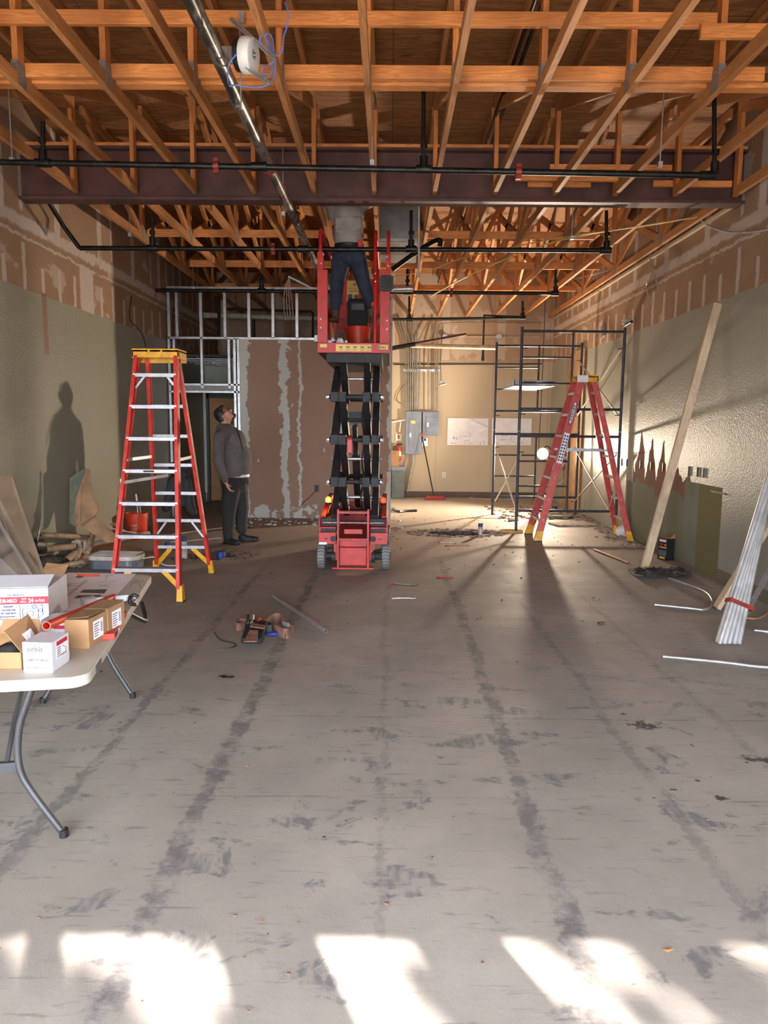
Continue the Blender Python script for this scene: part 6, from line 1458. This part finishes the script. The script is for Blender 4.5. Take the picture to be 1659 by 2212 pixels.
# trench pipes
def stub(px, py0, py1, r, lab, mt='pvcwhite'):
    a = F(px, py0); t = T('pipe_stub', lab, 'pipe', a); b_ = P(px, py1, a.y); a2 = a.copy(); a2.z = -.14
    MB().tube([a2, b_], r, 16).build('stub', mt, t, smooth=True); MB().tube([b_-Vector((0, 0, .05)), b_+Vector((0, 0, .004))], r*1.08, 16).build('taped_end', 'bluecap', t, smooth=True)
stub(398, 1206, 1160, .032, 'white pipe stub with blue tape standing in the near trench'); stub(362, 1192, 1172, .032, 'short blue taped pipe stub behind the near trench', 'bluecap')
stub(477, 1204, 1192, .05, 'fat blue wrapped pipe stub at the trench edge by the man', 'bluecap'); stub(1038, 1156, 1131, .032, 'white pipe stub with blue tape by the scaffold trench'); stub(1198, 1100, 1094, .05, 'low blue capped pipe stub between the scaffold frames')

# ================================================================ RIGHT SIDE ITEMS
def lean(name, foot, top, w, th, mt, lab, cat='timber', up=None):
    d = (top-foot).normalized(); sdv = Vector((0, 1, 0)); sdv = (sdv-d*sdv.dot(d)).normalized()
    return tag(MB().bar(foot, top, th, w, sdv).build(name, mt, bevel=.003), lab, cat)
f0 = F(1392, 1230, .0); f0.z = .02; t0 = W(1550, 655, XR-.05)
lean('leaning_lumber', f0, t0, .045, .089, 'wood_new', 'long pale two by four leaning on the right wall')
f1 = F(1548, 1318); f1.z = .02; t1 = W(1700, 1070, XR-.06); lean('leaning_lumber', f1, t1, .09, .04, 'wood_new', 'short pale board leaning low behind the conduit bundle')
# conduit bundle
g0 = F(1572, 1393); gt = W(1740, 820, XR-.12)
for k in range(10):
    dx, dyv = (k % 5)*.037-.074, (k//5)*.036
    a = g0+Vector((dx, dyv-.02, .015)); b_ = gt+Vector((-.05-abs(dyv), dx*1.0+.02, dx*.3+(k % 3)*.02))
    tag(MB().tube([a, b_], .0175, 14, hollow=.82).build('bundled_conduit', 'conduit', smooth=True), 'bright zinc conduit in the taped bundle leaning on the right wall', 'conduit', 'conduits of the taped bundle')
dg_ = (gt-g0).normalized(); mid = g0+dg_*.33
m_ = MB(); m_.bar(mid+Vector((-.003, -.008, 0))-dg_*.016, mid+Vector((-.003, -.008, 0))+dg_*.016, .20, .080, Vector((0, 1, 0))); tag(m_.build('red_tape_band', 'redclamp'), 'red tape band around the conduit bundle', 'tape')
a = F(1610, 1335); b_ = W(1690, 1180, XR-.05); tag(MB().bar(a+Vector((0, 0, .03)), b_, .04, .02).build('steel_track_piece', 'galv'), 'dull steel track leaning behind the conduit bundle', 'track')
# bent conduits on floor
tag(MB().tube(smoothpts([F(1432, 1418, .012), F(1560, 1430, .012), F(1650, 1442, .012), F(1672, 1440, .012), F(1690, 1430, .014)], 1), .011, 12, hollow=.8).build('bent_conduit', 'conduit', smooth=True), 'long bright conduit lying nearest on the floor at the right', 'conduit')
tag(MB().tube(smoothpts([F(1414, 1306, .012), F(1500, 1315, .012), F(1522, 1318, .012), F(1538, 1310, .012), F(1540, 1296, .012), F(1528, 1280, .012), F(1500, 1268, .012), F(1445, 1249, .012)], 1), .011, 12, hollow=.8).build('bent_conduit', 'conduit', smooth=True), 'conduit bent into a hook beside the leaning board foot', 'conduit')
tag(MB().tube([F(1283, 1187, .012), F(1358, 1216, .012)], .013, 12, hollow=.8).build('copper_pipe', 'copper', smooth=True), 'short copper coloured pipe on the floor before the haze-paled ladder', 'pipe')
tag(MB().tube([F(590, 1288, .02), F(703, 1363, .02)], .017, 14, hollow=.8).build('steel_pipe', 'galv', smooth=True), 'dull steel pipe lying diagonally beside the tool belt', 'pipe')
tag(MB().tube(smoothpts([F(1652, 1364, .015), F(1668, 1366, .015)], 1), .014, 12, hollow=.8).build('pipe_offcut', 'conduit', smooth=True), 'short pipe end at the far right of the floor', 'pipe')
# crumpled dark membrane
m_ = MB(); rnd = random.Random(3); cc = F(1430, 1245)
for (qx, qy, sx_, sy_) in ((1405, 1240, .22, .10), (1440, 1237, .22, .09), (1430, 1248, .28, .08), (1465, 1246, .14, .05)):
    c0 = F(qx, qy); n = 9; vs = []; fs_ = []
    for i in range(n):
        for j in range(5): vs.append(c0+Vector(((i/(n-1)-.5)*2*sx_, (j/4-.5)*2*sy_+rnd.uniform(-.02, .02), .012+abs(rnd.gauss(0, .028)))))
    for i in range(n-1):
        for j in range(4): fs_.append((i*5+j, (i+1)*5+j, (i+1)*5+j+1, i*5+j+1))
    m_.add(vs, fs_)
o_ = m_.build('black_membrane', 'plastic_wrap'); sm = o_.modifiers.new('s', 'SOLIDIFY'); sm.thickness = .004; tag(o_, 'crumpled black membrane at the foot of the long leaning lumber', 'membrane')
# dark product carton
c0 = F(1420, 1207); c1 = F(1441, 1212); ux = (c1-c0).normalized(); uy = Vector((-ux.y, ux.x, 0)); w_ = .15; h_ = .27
t = T('product_carton', 'black and yellow printed carton standing at the right wall', 'box', c0)
MB().prism([c0, c0+ux*w_, c0+ux*w_+uy*.12, c0+uy*.12], (0, 0, h_)).build('carton_body', 'ink', t, bevel=.002)
m_ = MB(); m_.prism([c0+ux*.02+Vector((0, 0, h_)), c0+ux*w_*.9+Vector((0, 0, h_)), c0+ux*w_*.9+uy*.11+Vector((0, 0, h_+.02)), c0+ux*.03+uy*.11+Vector((0, 0, h_+.02))], (0, 0, .003)); m_.prism([c0+ux*w_+uy*.02+Vector((0, 0, h_)), c0+ux*w_+uy*.12+Vector((0, 0, h_)), c0+ux*(w_+.02)+uy*.10+Vector((0, 0, h_+.07))], ux*.003); m_.build('flap', 'carton', t)
for (u0, u1, z0, z1, mm, nm) in ((.02, .13, .225, .255, 'whiteink', 'white_label'), (.02, .085, .18, .205, 'redink', 'red_label'), (.02, .14, .15, .163, 'sticker', 'yellow_text_band'), (.01, .14, .05, .12, 'greyink', 'picture_panel'), (.03, .12, .015, .04, 'sticker', 'lower_band')):
    MB().prism([c0+ux*u0-uy*.001+Vector((0, 0, z0)), c0+ux*u1-uy*.001+Vector((0, 0, z0)), c0+ux*u1-uy*.001+Vector((0, 0, z1)), c0+ux*u0-uy*.001+Vector((0, 0, z1))], -uy*.001).build(nm, mm, t)
text('42', .035, c0+ux*.10-uy*.002+Vector((0, 0, .178)), ux, (0, 0, 1), 'sticker', t, bold=True)
# cords and red tool by the right wall
tag(MB().tube(smoothpts([F(1612, 1335, .01), F(1640, 1338, .01), F(1665, 1318, .01), F(1690, 1300, .01)], 2), .006, 6).build('orange_cable', 'orangewire', smooth=True), 'orange cord loops on the floor behind the conduit bundle', 'cord')
q = F(1582, 1300); rt = T('red_hand_tool', 'small red tool lying between the short board and the conduit bundle', 'tool', q)
MB().ell(q+Vector((0, 0, .05)), (.05, .06, .05)).build('body', 'ext_red', rt, smooth=True); MB().tube([q+Vector((0, 0, .05)), q+Vector((.14, .03, .05))], .016, 8).build('handle', 'ext_red', rt, smooth=True)
# green lid, plank near scaffold
q = F(1210, 1118); tag(MB().lathe(q, [(.20, 0), (.22, .03), (.20, .05), (.18, .03)], 28).build('green_basin', 'greenside', smooth=True), 'flat dark green basin under the nearer scaffold', 'basin')
tag(MB().prism([F(1184, 1132), F(1205, 1138), F(1290, 1137), F(1260, 1128)], (0, 0, .03)).build('floor_plank', 'dust'), 'flat dusty plank on the floor under the scaffold', 'board')
# hooks torn on right wall
for k, px in enumerate((1342, 1354, 1383, 1406, 1432, 1487, 1506, 1519)):
    a = W(px, 998+(px-1340)*.13, XR-.004); tag(MB().box(a, (.012, .020, .11)).build('wall_bracket_slot', 'iron'), 'small dark upright bracket left on the torn right wall', 'bracket', 'dark brackets on the torn right wall')
tag(MB().box(W(1552, 1064, XR-.004), (.01, .36, .02)).build('wall_slot', 'iron'), 'thin black horizontal slot on the old olive paint', 'slot')

# ================================================================ TOOL BELT and floor clutter
q = F(550, 1385); tbl = T('tool_belt', 'leather tool belt with pouch and screwdrivers lying on the floor', 'tool belt', q)
def E(px, py, z): return F(px, py, z)
pch = MB(); pch.prism([E(520, 1391, .03), E(566, 1392, .03), E(578, 1352, .07), E(535, 1348, .07)], (0, 0, .045)); pch.build('pouch', 'cloth_black', tbl, bevel=.012)
m_ = MB(); m_.prism([E(526, 1388, .08), E(556, 1388, .08), E(558, 1364, .105), E(539, 1363, .105)], (0, 0, .012)); m_.build('leather_pocket', 'leather', tbl, bevel=.006)
m_ = MB(); m_.prism([E(540, 1355, .115), E(572, 1360, .115), E(573, 1353, .115), E(542, 1347, .115)], (0, 0, .01)); m_.build('pocket_flap', 'leather', tbl, bevel=.003)
for px in (536, 545):
    m_ = MB(); m_.tube([E(px-1, 1348, .10), E(px+1, 1330, .10)], .014, 10); m_.build('screwdriver_handle', 'black' if px == 536 else 'galv', tbl, smooth=True)
MB().tube([E(556, 1345, .1), E(563, 1336, .12)], .012, 8).build('plier_handle', 'ladder_red', tbl, smooth=True)
MB().box(E(580, 1355, .06), (.05, .08, .06), rz=.3).build('side_holder', 'black', tbl, bevel=.006)
MB().ell(E(588, 1368, .02), (.06, .04, .02)).build('blue_cloth', 'bluecap', tbl, smooth=True)
def ribbon(pts, h, mt, nm, par):
    m_ = MB()
    pts = smoothpts(pts, 2)
    for a, b_ in zip(pts, pts[1:]): m_.bar(a, b_, .008, h, (0, .25, 1))
    return m_.build(nm, mt, par)
ribbon([E(560, 1352, .06), E(575, 1346, .08), E(592, 1333, .09), E(606, 1335, .08), E(614, 1352, .06), E(628, 1360, .05), E(632, 1362, .04)], .07, 'leather', 'belt_strap', tbl)
ribbon([E(586, 1356, .04), E(600, 1362, .04), E(616, 1370, .04), E(628, 1366, .04), E(634, 1358, .04)], .075, 'leather', 'belt_strap', tbl)
ribbon([E(532, 1345, .04), E(516, 1344, .04), E(508, 1350, .04), E(514, 1356, .04), E(528, 1352, .04)], .06, 'leather', 'belt_loop', tbl)
MB().box(E(617, 1352, .07), (.07, .012, .06), rz=-.7).build('buckle', 'galv', tbl, bevel=.003)
ribbon([E(463, 1366, .008), E(473, 1382, .008), E(492, 1387, .008), E(513, 1391, .008), E(505, 1399, .008), E(466, 1404, .008)], .006, 'black', 'strap_piece', None)
tag(bpy.data.objects['strap_piece'], 'thin black zigzag strap on the floor left of the tool belt', 'strap')
for k, (px, py, mt, lab) in enumerate(((957, 1247, 'redink', 'red and white wire scrap on the floor right of the lift'), (890, 1262, 'greenside', 'green wire scrap with a red nut right of the lift'), (870, 1292, 'white', 'thin white wire scrap with a red end in front of the lift'), (975, 1172, 'white', 'pale wire scrap before the trench by the scaffold'), (990, 1178, 'redink', 'tangled wire scrap with a red end before the scaffold trench'), (480, 1463, 'iron', 'tiny bent wire on the floor beside the table legs'), (1300, 1345, 'iron', 'thin curled scrap on the floor toward the right'))):
    c = F(px, py, .006); rnd = random.Random(k); pts = [c+Vector(((rnd.uniform(-.10, .10)+i*.05-.1)*(1 if k < 5 else .4), rnd.uniform(-.04, .04), 0)) for i in range(5)]
    t_ = MB().tube(smoothpts(pts, 2), .004, 5).build('wire_scrap', mt); tag(t_, lab, 'wire'); 
    if k < 5: MB().tube([pts[0], pts[0]+Vector((-.03, 0, 0))], .007, 6).build('wire_nut', 'ext_red', t_)
# rubble along the trench rims and walls, dust chips: uncountable
def chips(name, n, fn, szr, mt, lab, seed):
    rnd = random.Random(seed); m_ = MB()
    for _ in range(n):
        c = fn(rnd); s_ = rnd.uniform(*szr)
        R = Matrix.Rotation(rnd.uniform(0, 6.3), 3, 'Z') @ Matrix.Rotation(rnd.uniform(-.4, .4), 3, 'X')
        m_.box(c+Vector((0, 0, s_*.2)), (s_, s_*rnd.uniform(.4, .9), s_*rnd.uniform(.2, .5)), R=R)
    return tag(m_.build(name, mt), lab, 'debris', kind='stuff')
def around(p, rx, ry):
    def f(r):
        a = r.uniform(0, 2*PI); k = r.uniform(1.0, 1.5); return Vector((p.x+rx*k*math.cos(a), p.y+ry*k*math.sin(a), 0))
    return f
chips('rubble', 260, around(PIT2, .5, .26), (.01, .05), 'dust', 'broken concrete rubble around the trench by the scaffold', 1)
chips('rubble', 120, around(PIT1, .40, .30), (.01, .04), 'dirt', 'earth crumbs around the trench near the stepladder', 2)
chips('rubble', 420, lambda r: Vector((XR-.03-abs(r.gauss(0, .12)), r.uniform(9.6, 14), 0)), (.01, .07), 'dust', 'plaster rubble along the foot of the right wall', 3)
chips('rubble', 160, lambda r: Vector((r.uniform(1.9, 3.2), r.uniform(12, 14.5), 0)), (.01, .08), 'dust', 'broken tile rubble on the floor behind the scaffold', 4)
chips('floor_crumbs', 420, lambda r: Vector((r.uniform(-2.5, 3.3), 5+8*r.random()**.7, 0)), (.004, .022), 'dirt', 'dark crumbs scattered over the far floor', 5)
chips('plaster_chips', 140, lambda r: Vector((r.uniform(-2.6, .2), r.uniform(11.2, 12.25), 0)), (.01, .06), 'whitebox', 'white plaster chips along the foot of the board wall', 6)
chips('leaf_crumbs', 90, lambda r: Vector((r.uniform(-1.6, 2.0), r.uniform(1.7, 4), 0)), (.004, .012), 'leather', 'small dry leaf crumbs on the near floor', 7)
lf = F(1432, 2052, .004); m_ = MB(); m_.prism([lf, lf+Vector((.012, -.012, .002)), lf+Vector((.030, -.006, .008)), lf+Vector((.022, .006, .003))], (0, 0, .001)); tag(m_.build('fallen_leaf', 'orangewire'), 'single orange brown leaf in the bright patch near the bottom', 'leaf')
# beam end, wall outlet with red lead by the board wall
ob = P(684, 1055, YP-.005); tag(MB().box(ob, (.07, .01, .11)).build('wall_outlet', 'iron'), 'open outlet box low on the brown board wall', 'outlet')
wire('red_lead', [ob, P(672, 1072, YP-.02), P(655, 1085, YP-.02), P(645, 1100, YP-.02)], .006, 'redclamp', 'thin red lead dangling from the open outlet')
wire('black_hose', [F(848, 1098, .02), F(858, 1105, .03), F(872, 1104, .02), F(900, 1103, .02)], .025, 'black', 'black strap bundle on the floor at the board wall end')
wire('loose_cable', [F(960, 1072, .01), F(985, 1066, .01), F(1010, 1074, .01), F(1060, 1080, .01), F(1120, 1078, .01)], .010, 'whitewire', 'white cord snaking from the broom to the scaffold')
wire('drop_cable', [P(1180, 600, 14.2), P(1172, 800, 14.2), P(1168, 900, 14.3), P(1162, 975, 14.5), P(1172, 990, 14.6)], .007, 'iron', 'thin dark cord dropping to the bright work light')

# ================================================================ TREE OUTSIDE (breaks up the sun through the glass)
tr0 = -SUN_D
def tree(base, lab, clumps, rr, seed):
    t = T('street_tree', lab, 'tree', base); rnd = random.Random(seed)
    MB().tube([base, base+Vector((.1, 0, 3)), base+Vector((0, .2, 7))], .16, 10, rs=[.2, .15, .06]).build('trunk', 'bark', t, smooth=True)
    m_ = MB()
    for c, R_, n in clumps:
        for _ in range(n):
            d = Vector((rnd.gauss(0, 1), rnd.gauss(0, 1), rnd.gauss(0, 1))).normalized()*R_*rnd.random()**.4; p = c+d
            a = Vector((rnd.uniform(-1, 1), rnd.uniform(-1, 1), rnd.uniform(-1, 1))).normalized()*rr; b2 = a.cross(Vector((rnd.uniform(-1, 1), rnd.uniform(-1, 1), 1))).normalized()*rr*.5
            m_.add([p-a, p-b2, p+a, p+b2], [(0, 1, 2, 3)])
    tag(m_.build('foliage', 'leaf', t), kind='stuff')
def sunback(x, y, t): return Vector((x, y, 0))-SUN_D*t
cl_ = []; rnd = random.Random(11)
# crown lies on the sun's path; gaps between the clumps let the patches through
for (x, y, R_) in ((-1.75, 1.9, .20), (-1.2, 2.02, .05), (-.9, 1.9, .07), (-.78, 1.83, .05), (-.60, 2.15, .03), (.12, 1.95, .05), (.3, 1.95, .07), (.42, 1.87, .07), (.85, 2.05, .06), (.75, 1.85, .06), (.95, 1.95, .06), (1.1, 1.9, .06), (.55, 2.12, .03), (-1.35, 2.12, .06), (-1.0, 1.78, .10), (-.72, 1.62, .18), (-.48, 2.22, .06), (-.12, 1.74, .05), (.28, 1.84, .11), (.50, 1.70, .14), (.95, 1.60, .10), (1.02, 2.05, .09), (1.35, 1.85, .14), (1.65, 2.1, .15), (1.5, 1.6, .12), (-.2, 1.4, .3), (.7, 1.3, .25), (-1.2, 1.3, .3)):
    cl_.append((sunback(x, y, 13.5), R_*1.0, int(900*R_)+30))
bc = sunback(.2, 1.8, 13.5); tree(Vector((bc.x, bc.y, -.02)), 'leafy street tree outside the shop front', cl_, .075, 5)
